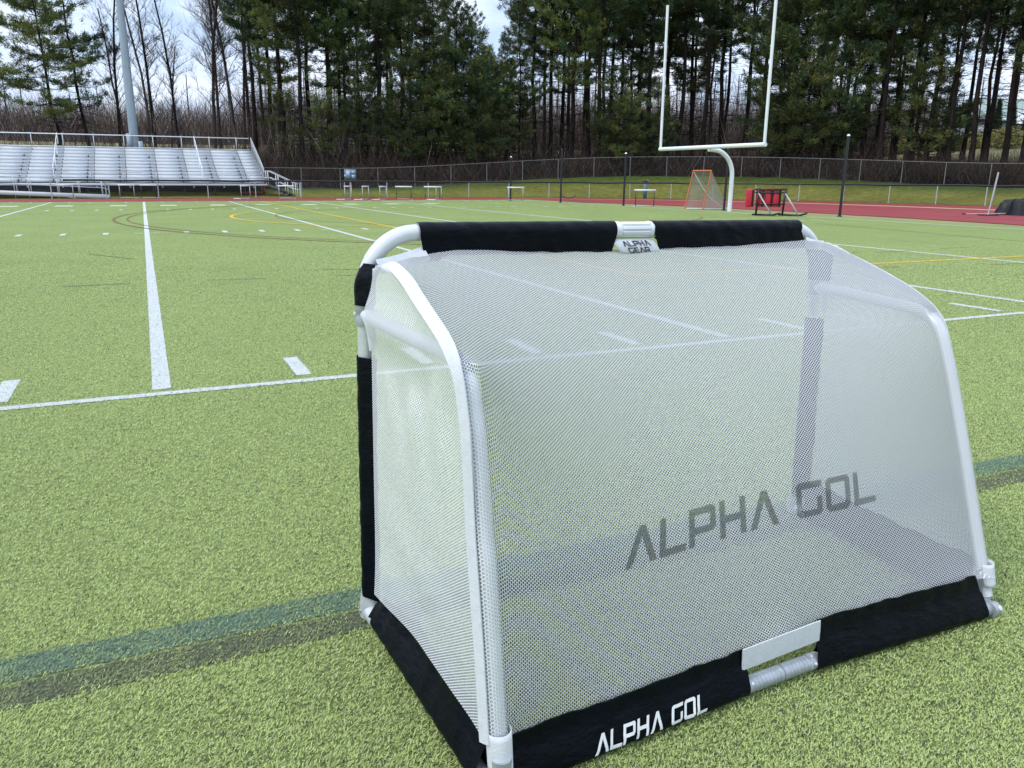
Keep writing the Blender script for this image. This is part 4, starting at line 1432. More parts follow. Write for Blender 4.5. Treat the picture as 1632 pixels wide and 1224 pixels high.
# ---- leaning silver standard on a base plate
st = empty('pole_stand', tuple(at(1580, 34.3, -.008)), 'silver upright on a flat base plate standing on the track at the far right', 'stand')
smooth_by_angle(MB().tube([(0, 0, .02), (.07, .02, .52)], .028, 10).build('lower_tube', M_GALV, st), 50)
smooth_by_angle(MB().tube([(.07, .02, .50), (.20, .05, 1.76)], .036, 10).build('upper_tube', M_GALV, st), 50)
MB().box((0, 0, .018), (.66, .45, .03)).build('base_plate', M_BLACK, st)
pk = MB().tube([at(1540, 34.6, .035), at(1608, 34.9, .05)], .022, 8)
o = smooth_by_angle(pk.build('crossbar_pole', M_PINK), 50)
MB().box(at(1541, 34.6, .04), (.14, .05, .05)).build('end_piece', M_BLACK, o)
tag(o, 'long thin pale red pole lying on the track beside the silver upright', 'pole')


def tarp_cover():
    rng = np.random.default_rng(4)
    nx, ny = 26, 18
    V = []
    for i in range(nx):
        for j in range(ny):
            x, y = i / (nx - 1) * 2 - 1, j / (ny - 1) * 2 - 1
            r = max(abs(x), abs(y))
            z = .66 * (1 - max(0, (r - .62) / .38) ** 1.6) if r > .62 else .66
            z += .05 * math.sin(5 * x + 2 * y) * (r < .9) + .04 * math.sin(9 * y - 3 * x) * (r < .9)
            z = max(z, 0.0) * (1 - .18 * (x > .3) * (x - .3))
            V.append((x * .98 + .05 * math.sin(6 * y), y * .8 + .05 * math.sin(7 * x), z))
    F = [[i * ny + j, (i + 1) * ny + j, (i + 1) * ny + j + 1, i * ny + j + 1] for i in range(nx - 1) for j in range(ny - 1)]
    o = mesh_np('tarp_cover', np.array(V), [np.array(F)], M_TARP)
    o.location = at(1641, 35.0, -.01)
    o.rotation_euler = (0, 0, .3)
    return tag(o, 'low equipment under a black tarpaulin on the track at the right edge', 'covered equipment')


tarp_cover()

# ---- low fence with a black rail cap, round the track
lp = resample(ring_pts(0.0, 120, -21, 4), 3.05)
lowf = empty('low_fence', tuple(P3(*lp[len(lp) // 2])), 'waist high chain link fence with black capped rail round the running track', 'fence')
LO = np.array(lowf.location)
for (u, v) in lp:
    smooth_by_angle(MB().tube([P3(u, v, -.02) - LO, P3(u, v, 1.13) - LO], .036, 8).build('fence_post', M_GALV, lowf), 50)
lf = resample(ring_pts(0.0, 120, -4.6, 4), .8)
R_ = np.array([P3(u, v, 1.16 + .025 * math.sin(i * 1.1) * math.sin(i * .37)) for i, (u, v) in enumerate(lf)]) - LO
smooth_by_angle(MB().tube(R_, .062, 8).build('top_rail', M_BLACK, lowf), 60)
A_ = np.array([P3(u, v, .03) for u, v in lp]) - LO; B_ = np.array([P3(u, v, 1.12) for u, v in lp]) - LO
L_ = arc_frac(A_)
n = len(lp)
mesh_np('chain_link', np.concatenate([A_, B_]), [np.array([[i, i + 1, n + i + 1, n + i] for i in range(n - 1)])], M_LINKL, lowf, uv=np.concatenate([np.stack([L_, L_ * 0], 1), np.stack([L_, L_ * 0 + 1.1], 1)]))
smooth_by_angle(MB().tube(crd, .03, 6).build('net_cord', M_BLACK), 60)
tag(bpy.data.objects['net_cord'], 'slack black cord running low from a black post to the low fence', 'cord')

# ---- tall chain link fence on the bank
tp = resample(ring_pts(6.6, 120, 8.5, 2), 3.0)
tallf = empty('tall_fence', tuple(P3(*tp[len(tp) // 2])), 'tall galvanised chain link fence at the foot of the wood', 'fence')
TO = np.array(tallf.location)
gz = np.array([float(ground_z(*P3(u, v)[:2])) for u, v in tp])
base = np.array([P3(u, v, z) for (u, v), z in zip(tp, gz)])
for p_ in base:
    smooth_by_angle(MB().tube([p_ - TO - [0, 0, .1], p_ - TO + [0, 0, 1.62]], .028, 8).build('fence_post', M_FENCE, tallf), 50)
smooth_by_angle(MB().tube(base - TO + np.array([0, 0, 1.60]), .020, 6).build('top_rail', M_FENCE, tallf), 60)
L_ = arc_frac(base); n = len(base)
mesh_np('chain_link', np.concatenate([base - TO, base - TO + [0, 0, 1.59]]), [np.array([[i, i + 1, n + i + 1, n + i] for i in range(n - 1)])], M_LINK, tallf, uv=np.concatenate([np.stack([L_, L_ * 0], 1), np.stack([L_, L_ * 0 + 1.8], 1)]))

# ---- electrical cabinet on a post, and a small grey meter post
eb = empty('electrical_cabinet', tuple(at(557, 60.5)), 'blue grey electrical cabinet board on a post in front of the wood', 'cabinet')
smooth_by_angle(MB().tube([(-.02, 0, 0), (-.02, 0, 1.9)], .07, 10).build('post', M_GALV, eb), 50)
MB().box((0, -.08, 1.62), (.86, .06, .80)).build('back_board', M_BLUEG, eb)
MB().box((-.13, -.16, 1.64), (.30, .12, .50)).build('meter_box', M_BLUEL, eb)
MB().box((.24, -.15, 1.80), (.22, .10, .22)).build('switch_box', M_BLUEL, eb)
MB().box((.24, -.15, 1.50), (.24, .10, .26)).build('switch_box', M_BLUEL, eb)
MB().box((-.36, -.15, 1.56), (.08, .08, .14)).build('switch_box', M_WPAINT, eb)
gb = empty('meter_post', tuple(at(1027, 63.5)), 'small grey meter post with dark top beside the low fence', 'meter post')
MB().box((0, 0, .62), (.26, .2, 1.2)).build('housing', M_BLUEG, gb)
MB().box((0, -.02, 1.27), (.34, .26, .12)).build('dark_lid', M_BLACK, gb)
smooth_by_angle(MB().tube([(.17, 0, 0), (.17, 0, 1.42)], .04, 8).build('post', M_GALV, gb), 50)

# ------------------------------------------------------------------ bleachers (local x along the stand, y back, z up)
bl = empty('bleachers', tuple(P3(-3.0, 57.0)), 'long silver aluminium bleachers with back railing, ramp and stairs behind the track', 'bleachers', rz=FRZ)
X0, X1 = -15.0, 11.3
NROW, RUN, RISE, ZF = 10, .66, .243, 1.00
for r in range(NROW):
    z, y = ZF + r * RISE, r * RUN
    seat = MB(); tread = MB(); riser = MB()
    x = X0
    xs = [X0] + [x_ for x_ in np.arange(-14.1, X1, 2.02)] + [X1]
    for a, b in zip(xs[:-1], xs[1:]):
        seat.box(((a + b) / 2, y + .14, z + .225), (b - a - .03, .26, .045))
        tread.box(((a + b) / 2, y + .46, z + .01), (b - a - .035, .36, .035))
        riser.box(((a + b) / 2, y + .655, z + .145), (b - a - .04, .02, .232))
    seat.build('seat_plank', M_ALU, bl); tread.build('foot_plank', M_ALU, bl); riser.build('riser_board', M_ALU, bl)
MB().box(((X0 + X1) / 2, -.45, ZF - .10), (X1 - X0, .9, .05)).build('front_walkway', M_ALU, bl)
MB().box(((X0 + X1) / 2, -.91, ZF - .12), (X1 - X0, .03, .14)).build('fascia', M_ALU, bl)
ZB = ZF + NROW * RISE
YB = NROW * RUN
# back railing: posts, rails and mesh
rail = MB()
for z in (ZB + .10, ZB + .98):
    rail.beam((X0, YB + .15, z), (X1 - .2, YB + .15, z), .06, .07)
rail.build('back_rail', M_WPAINT, bl)
for x in np.arange(-14.1, X1, 2.02):
    MB().beam((x, YB + .15, ZB - .4), (x, YB + .15, ZB + 1.05), .06, .06).build('rail_post', M_GALV, bl)


def mesh_quad(name, a, b, c, d, mt, parent):
    a, b, c, d = [np.array(q_, float) for q_ in (a, b, c, d)]
    w_, h_ = np.linalg.norm(b - a), np.linalg.norm(d - a)
    return mesh_np(name, [a, b, c, d], [np.array([[0, 1, 2, 3]])], mt, parent, uv=[(0, 0), (w_, 0), (w_, h_), (0, h_)])


mesh_quad('rail_mesh', (X0, YB + .16, ZB + .1), (X1 - .2, YB + .16, ZB + .1), (X1 - .2, YB + .16, ZB + 1.05), (X0, YB + .16, ZB + 1.05), M_LINK, bl)
# sloping railing on the right end
e_ = MB()
e_.beam((X1 - .05, .2, ZF + 1.0), (X1 - .05, YB + .15, ZB + 1.05), .06, .06)
e_.beam((X1 - .05, .2, ZF + .25), (X1 - .05, YB + .15, ZB + .12), .05, .05)
e_.build('end_rail', M_GALV, bl)
eb_ = MB()
for i in range(34):
    f = i / 33
    y = .2 + (YB - .05) * f
    z0, z1 = ZF + .25 + (ZB + .12 - ZF - .25) * f, ZF + 1.0 + (ZB + 1.05 - ZF - 1.0) * f
    eb_.beam((X1 - .05, y, z0), (X1 - .05, y, z1), .022, .022)
eb_.build('end_balusters', M_GALV, bl)
# aisle handrails
for x in (-2.3, 7.0):
    a_ = MB()
    a_.tube([(x, .3, ZF + .3), (x, .3, ZF + 1.05), (x, 2.1, ZF + 1.75)], .028, 6)
    a_.tube([(x, 2.5, ZF + 1.0), (x, 2.5, ZF + 1.9), (x, 4.4, ZF + 2.7), (x, 4.4, ZF + 2.0)], .028, 6)
    a_.tube([(x, 4.8, ZF + 1.9), (x, 4.8, ZF + 2.85), (x, 6.4, ZF + 3.45), (x, 6.4, ZF + 2.7)], .028, 6)
    a_.build('aisle_rail', M_WPAINT, bl)
# front guard rail
fg = MB()
for x in np.arange(-14.2, X1, 2.02):
    fg.beam((x, -.86, ZF - .1), (x, -.86, ZF + .68), .045, .045)
fg.build('front_rail_posts', M_GALV, bl)
fr2 = MB()
for a, b in ((X0, -6.6), (-5.9, -1.3), (.2, 3.1), (6.3, X1)):
    fr2.beam((a, -.86, ZF + .68), (b, -.86, ZF + .68), .04, .04)
    fr2.beam((a, -.86, ZF + .30), (b, -.86, ZF + .30), .035, .035)
fr2.build('front_rail', M_GALV, bl)
# under the stand: legs, cross braces, dark screen at the back
lg = MB()
for x in np.arange(-14.5, X1, 2.02):
    for y, zt in ((-.6, ZF - .14), (2.2, ZF + .75), (5.2, ZF + 1.9)):
        lg.beam((x, y, 0), (x, y, zt), .07, .07)
    lg.beam((x, -.6, ZF - .2), (x, YB, ZB - .25), .06, .08)
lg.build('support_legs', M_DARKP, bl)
for x in np.arange(-14.5, X1, 2.02):
    MB().box((x + .6, -.75, ZF - .22), (.10, .06, .22)).build('bracket', M_ALU, bl)
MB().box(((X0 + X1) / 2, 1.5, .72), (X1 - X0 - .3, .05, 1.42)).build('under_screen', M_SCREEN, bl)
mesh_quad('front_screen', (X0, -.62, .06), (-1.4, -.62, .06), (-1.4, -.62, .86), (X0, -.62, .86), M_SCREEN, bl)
sheet('under_stand_shade', [(-19, 55.4), (8.4, 55.4), (8.4, 64.5), (-19, 64.5)], 0.004, mat('painted_stand_shade', (0.035, 0.035, 0.036), (0.025, 0.025, 0.026), 3, 0.95, spec=0.1))  # added dark sheet: shade under the stand painted on the ground
# access ramp running down along the front
rp = MB()
rp.beam((X0, -1.55, .80), (.9, -1.55, .06), 1.15, .05)
rp.build('ramp_deck', M_ALU, bl)
for y in (-2.14,):
    MB().beam((X0, y, .82), (.95, y, .10), .04, .26).build('ramp_fascia', M_WPAINT, bl)
rr = MB()
for y in (-2.12, -1.0):
    for dz in (.55, 1.0):
        rr.tube([(X0, y, .82 + dz), (.6, y, .12 + dz), (.95, y, .12 + dz - .12), (.95, y, .05)], .024, 6)
    for x in (-13.2, -10.9, -9.9, -7.7, -6.9, -5.9, -4.4, -3.6, -2.0, -.8, .55):
        z = .82 + (x - X0) / (.95 - X0) * (.10 - .82)
        rr.beam((x, y, 0), (x, y, z + 1.0), .045, .045)
rr.build('ramp_railing', M_GALV, bl)
# stairs down at the right end
ss = MB()
NS = 6
for i in range(NS):
    z = ZF - .12 - (i + 1) * (ZF - .12) / NS
    ss.box((X1 + .22 + i * .29, -.45, z + .02), (.28, 1.05, .035))
ss.build('stair_treads', M_ALU, bl)
sg_ = MB()
for y in (-.98, .08):
    sg_.beam((X1 + .02, y, ZF - .14), (X1 + 1.95, y, .04), .04, .22)
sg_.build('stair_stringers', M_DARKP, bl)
sr = MB()
for y in (-1.0, .10):
    for dz in (.50, .95):
        sr.tube([(X1 - .1, y, ZF - .1 + dz), (X1 + .25, y, ZF - .1 + dz), (X1 + 1.95, y, .08 + dz), (X1 + 2.25, y, .08 + dz - .02), (X1 + 2.28, y, .06)], .028, 6)
    for x, z in ((X1 + .05, ZF - .12), (X1 + .75, .60), (X1 + 1.4, .28), (X1 + 1.95, .06)):
        sr.beam((x, y, z - .05), (x, y, z + .95), .05, .05)
sr.build('stair_railing', M_ALU, bl)

# orange-red equipment stored under the right end of the stand
eq = empty('equipment_cart', tuple(P3(7.35, 57.2)), 'orange red steel equipment cart stored under the right end of the bleachers', 'cart', rz=FRZ)
c_ = MB(); c_.box((0, 0, .30), (1.7, .5, .10)); c_.box((.80, 0, .52), (.16, .5, .55)); c_.box((-.2, 0, .83), (1.3, .4, .10)); c_.build('frame', M_ORED, eq)
for x in (-.6, .6):
    smooth_by_angle(MB().tube([(x, -.2, .13), (x, .2, .13)], .12, 14).build('wheel', M_BLACK, eq), 50)

# ---- light pole behind the stand
lpz = empty('light_pole', tuple(P3(-.22, 66.2)), 'tall grey blue stadium light pole rising behind the bleachers', 'light pole', rz=FRZ)
smooth_by_angle(MB().tube([(0, 0, 0), (0, 0, 8), (.02, 0, 21)], [.36, .31, .20], 16).build('shaft', M_POLE, lpz), 50)
MB().box((-.36, -.25, 3.9), (.38, .3, 1.5)).build('control_box', M_POLE, lpz)
MB().box((.42, -.25, 3.5), (.34, .3, 1.2)).build('control_box', M_POLE, lpz)
for z in (3.9, 9.5):
    smooth_by_angle(MB().tube([(0, 0, z), (0, 0, z + .12)], .36 if z < 5 else .315, 16).build('band', M_POLE, lpz), 50)
for i, x in enumerate((-1.2, -.4, .4, 1.2)):
    MB().box((x, -.3, 20.6), (.55, .45, .5)).build('floodlight', M_GALV, lpz)
MB().box((0, 0, 20.3), (3.2, .12, .12)).build('cross_arm', M_GALV, lpz)

# ---- house behind the trees on the right
hs = empty('house', tuple(at(1640, 128, 6.2)), 'pale green roofed house seen between the pine trunks at the right', 'house', rz=math.radians(8))
M_WALL = mat('pale_clapboard', (0.42, 0.47, 0.47), (0.34, 0.39, 0.40), 2, 0.8)
M_ROOF = mat('grey_green_roof', (0.30, 0.37, 0.345), (0.24, 0.30, 0.28), 1.5, 0.85)
M_GLASSD = mat('dark_window', (0.02, 0.025, 0.03), (0.015, 0.02, 0.022), 2, 0.15)
MB().box((0, 0, 2.1), (24, 9, 4.2)).build('wall', M_WALL, hs)
rf = MB()
rf.add([(-12.6, -5.2, 4.2), (12.6, -5.2, 4.2), (12.6, 0, 7.4), (-12.6, 0, 7.4), (-12.6, 5.2, 4.2), (12.6, 5.2, 4.2)], [[0, 1, 2, 3], [3, 2, 5, 4]])
rf.add([(-12.6, -5.2, 4.19), (12.6, -5.2, 4.19), (12.6, 5.2, 4.19), (-12.6, 5.2, 4.19)], [[0, 3, 2, 1]])
rf.add([(-12.6, -5.2, 4.2), (-12.6, 0, 7.4), (-12.6, 5.2, 4.2)], [[0, 1, 2]]); rf.add([(12.6, -5.2, 4.2), (12.6, 0, 7.4), (12.6, 5.2, 4.2)], [[0, 2, 1]])
rfo = rf.build('roof', M_ROOF, hs)
MB().box((0, -5.24, 4.05), (25.2, .08, .34)).build('fascia', M_WPAINT, hs)
MB().box((0, 0, 7.45), (25.2, .3, .2)).build('ridge', M_WPAINT, rfo)
for x in (-10, -7.2, -3.5, .5, 4, 8):
    wn = MB().box((x, -4.53, 2.2), (1.3, .06, 1.5)).build('window', M_WPAINT, hs)
    MB().box((x, -4.58, 2.2), (1.05, .06, 1.25)).build('pane', M_GLASSD, wn)
# gabled front wing
pgv = [(-8.6, -7.2, 0), (-4.9, -7.2, 0), (-4.9, -7.2, 3.6), (-6.75, -7.2, 5.3), (-8.6, -7.2, 3.6)]
wv = [tuple(np.array(p_)) for p_ in pgv] + [(p_[0], -4.4, p_[2]) for p_ in pgv]
wg = MB(); wg.add(wv, [[0, 1, 6, 5], [1, 2, 7, 6], [4, 0, 5, 9]]); wg.add(wv, [[0, 4, 2], [0, 2, 1], [2, 4, 3]])
wg.build('gable_wing', M_WALL, hs)
wr = MB(); wr.beam((-6.75, -7.5, 5.42), (-6.75, -4, 5.42), .1, .1)
wr.add([(-9.0, -7.6, 3.4), (-6.75, -7.6, 5.45), (-6.75, -3.0, 5.45), (-9.0, -3.0, 3.4)], [[0, 1, 2, 3]]); wr.add([(-4.5, -7.6, 3.4), (-6.75, -7.6, 5.45), (-6.75, -3.0, 5.45), (-4.5, -3.0, 3.4)], [[3, 2, 1, 0]])
wr.build('gable_roof', M_WPAINT, hs)

# ---- white rail fence far behind the trees
wf = empty('rail_fence', tuple(at(600, 105, float(ground_z(at(600, 105)[0], 105)))), 'white rail fence glimpsed far behind the pine trunks', 'fence')
for i in range(12):
    x = -13 + i * 2.4
    MB().box((x, 0, .7), (.15, .15, 1.5)).build('post', M_WPAINT, wf)
rl = MB()
for z in (.55, 1.0, 1.35):
    rl.box((0, 0, z), (27, .05, .13))
rl.build('rail', M_WPAINT, wf)

# ------------------------------------------------------------------ trees
def tree_tubes(segs, sides_of):
    """segs: list of (points, radii); one tapered tube each"""
    Vs, Fs = [], []
    n0 = 0
    for P, R in segs:
        P = np.asarray(P, float)
        k = len(P); n = sides_of(R[0])
        T = np.gradient(P, axis=0); T /= np.linalg.norm(T, axis=1)[:, None] + 1e-9
        a = np.cross(T, np.array([.31, .77, .55])); a /= np.linalg.norm(a, axis=1)[:, None] + 1e-9
        b = np.cross(T, a)
        an = np.arange(n) * 2 * PI / n
        V = P[:, None] + np.asarray(R)[:, None, None] * (np.cos(an)[None, :, None] * a[:, None] + np.sin(an)[None, :, None] * b[:, None])
        Vs.append(V.reshape(-1, 3))
        i = np.arange(k - 1)[:, None] * n; j = np.arange(n)[None]; j2 = (j + 1) % n
        Fs.append(np.stack([i + j, i + j2, i + n + j2, i + n + j], -1).reshape(-1, 4) + n0)
        n0 += k * n
    return np.concatenate(Vs), np.concatenate(Fs)


def pine_proto(seed, H, cb, R, whorl=.75, dens=1.0, lean=0.0, sparse=0.0, yellow=0.3, one_side=0.0):
    """white pine: straight trunk, dead lower limbs, plates of needle tufts on whorled branches"""
    rng = np.random.default_rng(seed)
    segs = []
    n = 10
    zs = np.linspace(0, H, n)
    wx = np.cumsum(rng.normal(0, .10, n)) + lean * zs; wy = np.cumsum(rng.normal(0, .10, n))
    wx -= wx[0]; wy -= wy[0]
    TP = np.stack([wx, wy, zs], 1)
    r0 = .0088 * H + rng.uniform(-.02, .03)
    TRr = r0 * (1 - zs / H * .93) ** .85
    TRr[0] *= 1.35
    segs.append((TP, TRr))
    axis = lambda z: np.array([np.interp(z, zs, wx), np.interp(z, zs, wy), z])
    # dead limbs
    for i in range(int(34)):
        z = rng.uniform(.10 * H, cb * 1.1 + .05 * H); a = rng.uniform(0, 2 * PI); L = rng.uniform(.7, 2.9)
        d = np.array([math.cos(a), math.sin(a), rng.uniform(-.25, .25)])
        p0 = axis(z); p1 = p0 + d * L * .55; p2 = p0 + d * L + np.array([0, 0, rng.uniform(-.2, .35)])
        segs.append(([p0, p1, p2], [.038, .022, .007]))
        for _ in range(3):
            f = rng.uniform(.3, .9); q0 = p0 * (1 - f) + p2 * f
            dd = d + rng.normal(0, .6, 3); q1 = q0 + dd * rng.uniform(.25, .7)
            segs.append(([q0, (q0 + q1) / 2, q1], [.014, .010, .005]))
    centers, dirs, sizes, tone = [], [], [], []
    z = cb
    while z < H - .25:
        x = (z - cb) / (H - cb)
        env = (.45 + 1.9 * x if x < .28 else 1.0 * ((1 - x) / .72) ** .62)
        nb = rng.integers(3, 6) if x < .85 else 4
        a0 = rng.uniform(0, 2 * PI)
        wt = rng.uniform(.6, 1.35)
        for b_ in range(nb):
            if rng.random() < sparse: continue
            a = a0 + b_ * 2 * PI / nb + rng.normal(0, .3)
            L = R * env * rng.uniform(.55, 1.15) + .25
            if one_side: L *= 1 + one_side * math.cos(a - PI)
            sl_ = rng.normal(.10, .12) + .75 * max(0, x - .55) / .45
            up = .18 + .35 * x
            h = np.array([math.cos(a), math.sin(a), 0])
            sd = np.array([-h[1], h[0], 0])
            p0 = axis(z)
            fs = np.linspace(0, 1, 5)
            BP_ = [p0 + h * L * f + np.array([0, 0, L * (sl_ * f + up * f * f * .6 - .10 * math.sin(PI * f))]) for f in fs]
            segs.append((BP_, [.045 * min(1, L / 3) + .012, .034, .025, .016, .007]))
            BP_ = np.array(BP_)
            m_ = max(3, int(L * 5.6 * dens))
            for c in range(m_):
                f = rng.uniform(.22, 1.0) ** .8
                side = rng.normal(0, .26) * L * (1.12 - f) * 1.25
                ctr = np.array([np.interp(f, fs, BP_[:, i]) for i in range(3)]) + sd * side + np.array([0, 0, rng.normal(.03, .09) + abs(side) * .12])
                centers.append(ctr); dirs.append(h * .75 + sd * np.sign(side) * .45 + np.array([0, 0, .55 + .5 * x])); sizes.append(rng.uniform(.75, 1.25)); tone.append(wt * rng.uniform(.75, 1.25))
                if c % 4 == 0:
                    q = np.array([np.interp(max(0, f - .15), fs, BP_[:, i]) for i in range(3)])
                    segs.append(([q, (q + ctr) / 2, ctr], [.013, .010, .005]))
        z += whorl * rng.uniform(.6, 1.35) * (1 - .35 * x)
    centers = np.array(centers); dirs = np.array(dirs); sizes = np.array(sizes); tone = np.array(tone)
    K = 22
    n = len(centers)
    D = dirs[:, None] + rng.normal(0, .62, (n, K, 3))
    D /= np.linalg.norm(D, axis=2)[:, :, None]
    Ln = rng.uniform(.22, .48, (n, K)) * sizes[:, None]
    B0 = centers[:, None] + rng.normal(0, .11, (n, K, 3))
    W_ = np.cross(D, rng.normal(0, 1, (n, K, 3))); W_ /= np.linalg.norm(W_, axis=2)[:, :, None]
    wd = rng.uniform(.016, .034, (n, K))[:, :, None]
    tip = B0 + D * Ln[:, :, None]
    mid = B0 + D * Ln[:, :, None] * .45
    V = np.stack([B0, mid - W_ * wd, tip, mid + W_ * wd], 2).reshape(-1, 3)
    F = np.arange(n * K * 4).reshape(-1, 4)
    dark = np.array([.040, .082, .042]); yel = np.array([.165, .180, .045])
    yv = np.clip(rng.normal(yellow, .28, n), 0, 1)
    c = (dark + (yel - dark) * yv[:, None]) * tone[:, None]
    c = np.repeat(c, K, 0) * rng.uniform(.7, 1.3, (n * K, 1))
    c = np.repeat(c, 4, 0)
    TVv, TFf = tree_tubes(segs, lambda r: 9 if r > .1 else (4 if r > .02 else 3))
    root = empty('pine_tree', (0, 0, 0), 'pine', 'tree')
    tr = mesh_np('trunk', TVv, [TFf], M_BARK, root, smooth=True)
    cr_ = mesh_np('crown', V, [F], M_FOL, root, col=c)
    return root


def bare_proto(seed, H, r0, spread=.5, fine=1.0, name='bare_tree', mt=None, fork=.35):
    """leafless tree: forked trunk with fine ascending twigs"""
    rng = np.random.default_rng(seed)
    segs = []

    def grow(p, d, L, r, lev):
        n = 5
        P = [p]
        dd = d.copy()
        for i in range(n - 1):
            dd = dd + rng.normal(0, .05 + .10 * min(lev, 1) + .04 * lev, 3) + np.array([0, 0, .05 if lev else .02])
            dd /= np.linalg.norm(dd)
            P.append(P[-1] + dd * L / (n - 1))
        segs.append((P, list(np.linspace(r, r * (.45 if lev == 0 else .3), n))))
        if lev >= 3: return
        k = [int(20 * fine), int(7 * fine), int(5 * fine)][lev]
        for i in range(k):
            f = rng.uniform(fork, 1.0) if lev == 0 else rng.uniform(.15, 1.0)
            q = np.array([np.interp(f, np.linspace(0, 1, n), np.array(P)[:, j]) for j in range(3)])
            a = rng.uniform(0, 2 * PI)
            e = np.array([math.cos(a), math.sin(a), rng.uniform(.1, 1.0)]) * spread + d * (.35 if lev == 0 else .6)
            e /= np.linalg.norm(e)
            grow(q, e, L * rng.uniform(.10, .26) * (1.25 - f * .55) * (1 if lev == 0 else 2.0), r * (.24 if lev == 0 else .42) * (1.2 - .6 * f), lev + 1)

    grow(np.zeros(3), np.array([rng.normal(0, .03), rng.normal(0, .03), 1.0]), H, r0, 0)
    V, F = tree_tubes(segs, lambda r: 8 if r > .1 else (4 if r > .03 else 3))
    root = empty(name, (0, 0, 0), 'bare', 'tree')
    k = np.zeros(len(F), bool)
    # trunk = first tube, the rest is the crown of branches
    nt_ = (8 if segs[0][1][0] > .1 else 4)
    nf = 4 * nt_
    used = np.unique(F[:nf]); mesh_np('trunk', V[used], [np.searchsorted(used, F[:nf])], mt or M_BARKG, root, smooth=True)
    used = np.unique(F[nf:]); mesh_np('branches', V[used], [np.searchsorted(used, F[nf:])], mt or M_BARKG, root, smooth=True)
    return root


ORD = ['first', 'second', 'third', 'fourth', 'fifth', 'sixth', 'seventh', 'eighth', 'ninth', 'tenth', 'eleventh', 'twelfth', 'thirteenth', 'fourteenth', 'fifteenth', 'sixteenth', 'seventeenth', 'eighteenth', 'nineteenth', 'twentieth']
LMK = [(-400, 'outer left edge of the photo'), (0, 'left edge of the photo'), (215, 'tall light pole'), (420, 'right end of the bleachers'), (557, 'electrical cabinet'), (812, 'farthest black post'), (1048, 'left upright of the goalpost'), (1220, 'right upright of the goalpost'), (1345, 'black post by the sled'), (1585, 'silver stand on the track')]


def plant(protos, spots, name_fmt, group):
    """spots: (direction, distance, proto index, scale, turn, row word)"""
    used = set()
    cnt = {}
    for (k, Y, pi, s, a, row) in sorted(spots):
        lm = [l for l in LMK if l[0] <= k][-1]
        key = (lm[1], row)
        i = cnt.get(key, 0); cnt[key] = i + 1
        src = protos[pi]
        o = src if pi not in used else copy_tree(src)
        used.add(pi)
        p_ = at(k, Y)
        p_[2] = float(ground_z(p_[0], p_[1])) - .1
        o.location = p_
        o.scale = (s, s, s)
        o.rotation_euler = (0, 0, a)
        o['label'] = name_fmt.format(row=row, nth=ORD[min(i, 19)], lm=lm[1])
        o['group'] = group
    for i, p_ in enumerate(protos):
        if i not in used:
            for c in list(p_.children): bpy.data.objects.remove(c)
            bpy.data.objects.remove(p_)


rngT = np.random.default_rng(77)
# pines
PP = [pine_proto(1, 24, 7.5, 3.6, 1.1, 1.15, yellow=.28), pine_proto(2, 26, 10, 3.4, 1.1, 1.1, yellow=.2), pine_proto(3, 23, 5.0, 4.1, 1.0, 1.2, yellow=.34), pine_proto(4, 25, 11.5, 3.0, 1.05, 1.1, yellow=.15),
      pine_proto(5, 22, 3.2, 4.3, 1.05, 1.1, .0, .15, yellow=.30), pine_proto(6, 27, 12.5, 3.4, 1.1, 1.1, yellow=.25), pine_proto(7, 21, 6.5, 3.5, .95, 1.15, .01, .1, yellow=.45), pine_proto(8, 24, 8, 3.8, 1.1, 1.2, yellow=.6), pine_proto(9, 10.5, 1.8, 3.3, .85, 1.1, .02, .12, yellow=.3), pine_proto(10, 8.5, 2.2, 3.0, .9, 1.0, -.03, .15, yellow=.55)]
front = [(408, 80, 3, .98), (438, 82, 0, 1.0), (458, 78, 7, .95), (482, 76, 1, 1.0), (500, 84, 3, 1.05), (528, 79, 0, .98), (548, 83, 5, .95), (578, 80, 2, .95), (604, 77, 1, .96), (622, 84, 3, 1.0), (645, 79, 4, .98),
         (676, 76, 2, .92), (700, 82, 7, .78), (724, 78, 4, .70), (750, 84, 0, .63), (778, 80, 2, .48), (804, 86, 3, .52), (826, 79, 2, .66), (850, 82, 1, .95), (872, 80, 5, .98), (893, 84, 0, 1.0), (907, 78, 7, .98),
         (935, 80, 3, 1.0), (950, 76, 1, 1.02), (966, 83, 5, 1.0), (985, 79, 4, .95), (1010, 80, 0, 1.05), (1031, 77, 3, 1.0), (1058, 82, 1, 1.05), (1078, 78, 5, 1.0), (1098, 84, 7, 1.0), (1115, 77, 3, 1.05), (1142, 80, 1, 1.05),
         (1178, 80, 5, 1.02), (1205, 76, 0, 1.02), (1240, 74, 4, 1.0), (1270, 72, 2, 1.02), (1300, 74, 7, 1.05), (1335, 70, 4, .98), (1366, 70, 0, 1.0), (1398, 67, 3, 1.0), (1412, 69, 2, .98), (1436, 70, 5, 1.0),
         (1468, 66, 1, .92), (1505, 64, 3, .92), (1540, 63, 5, .95), (1562, 65, 1, .9), (1592, 62, 3, .95), (1622, 61, 0, 1.0), (1655, 60, 7, 1.0), (1700, 60, 2, 1.0), (1760, 58, 1, 1.0),
         (452, 76, 9, .8), (520, 74, 9, .75), (585, 77, 8, .8), (655, 75, 8, .9), (694, 76, 9, 1.0), (738, 77, 8, 1.15), (770, 75, 8, .9), (795, 78, 9, 1.2), (968, 75, 8, .85), (990, 73, 9, .8), (1032, 74, 8, .7), (1240, 71, 8, 1.1), (1275, 70, 9, 1.1), (1318, 70, 8, .95), (1452, 66, 9, 1.1), (1488, 66, 8, .75)]
spots = [(k, Y, pi, s, float(rngT.uniform(0, 6.28)), 'front') for k, Y, pi, s in front]
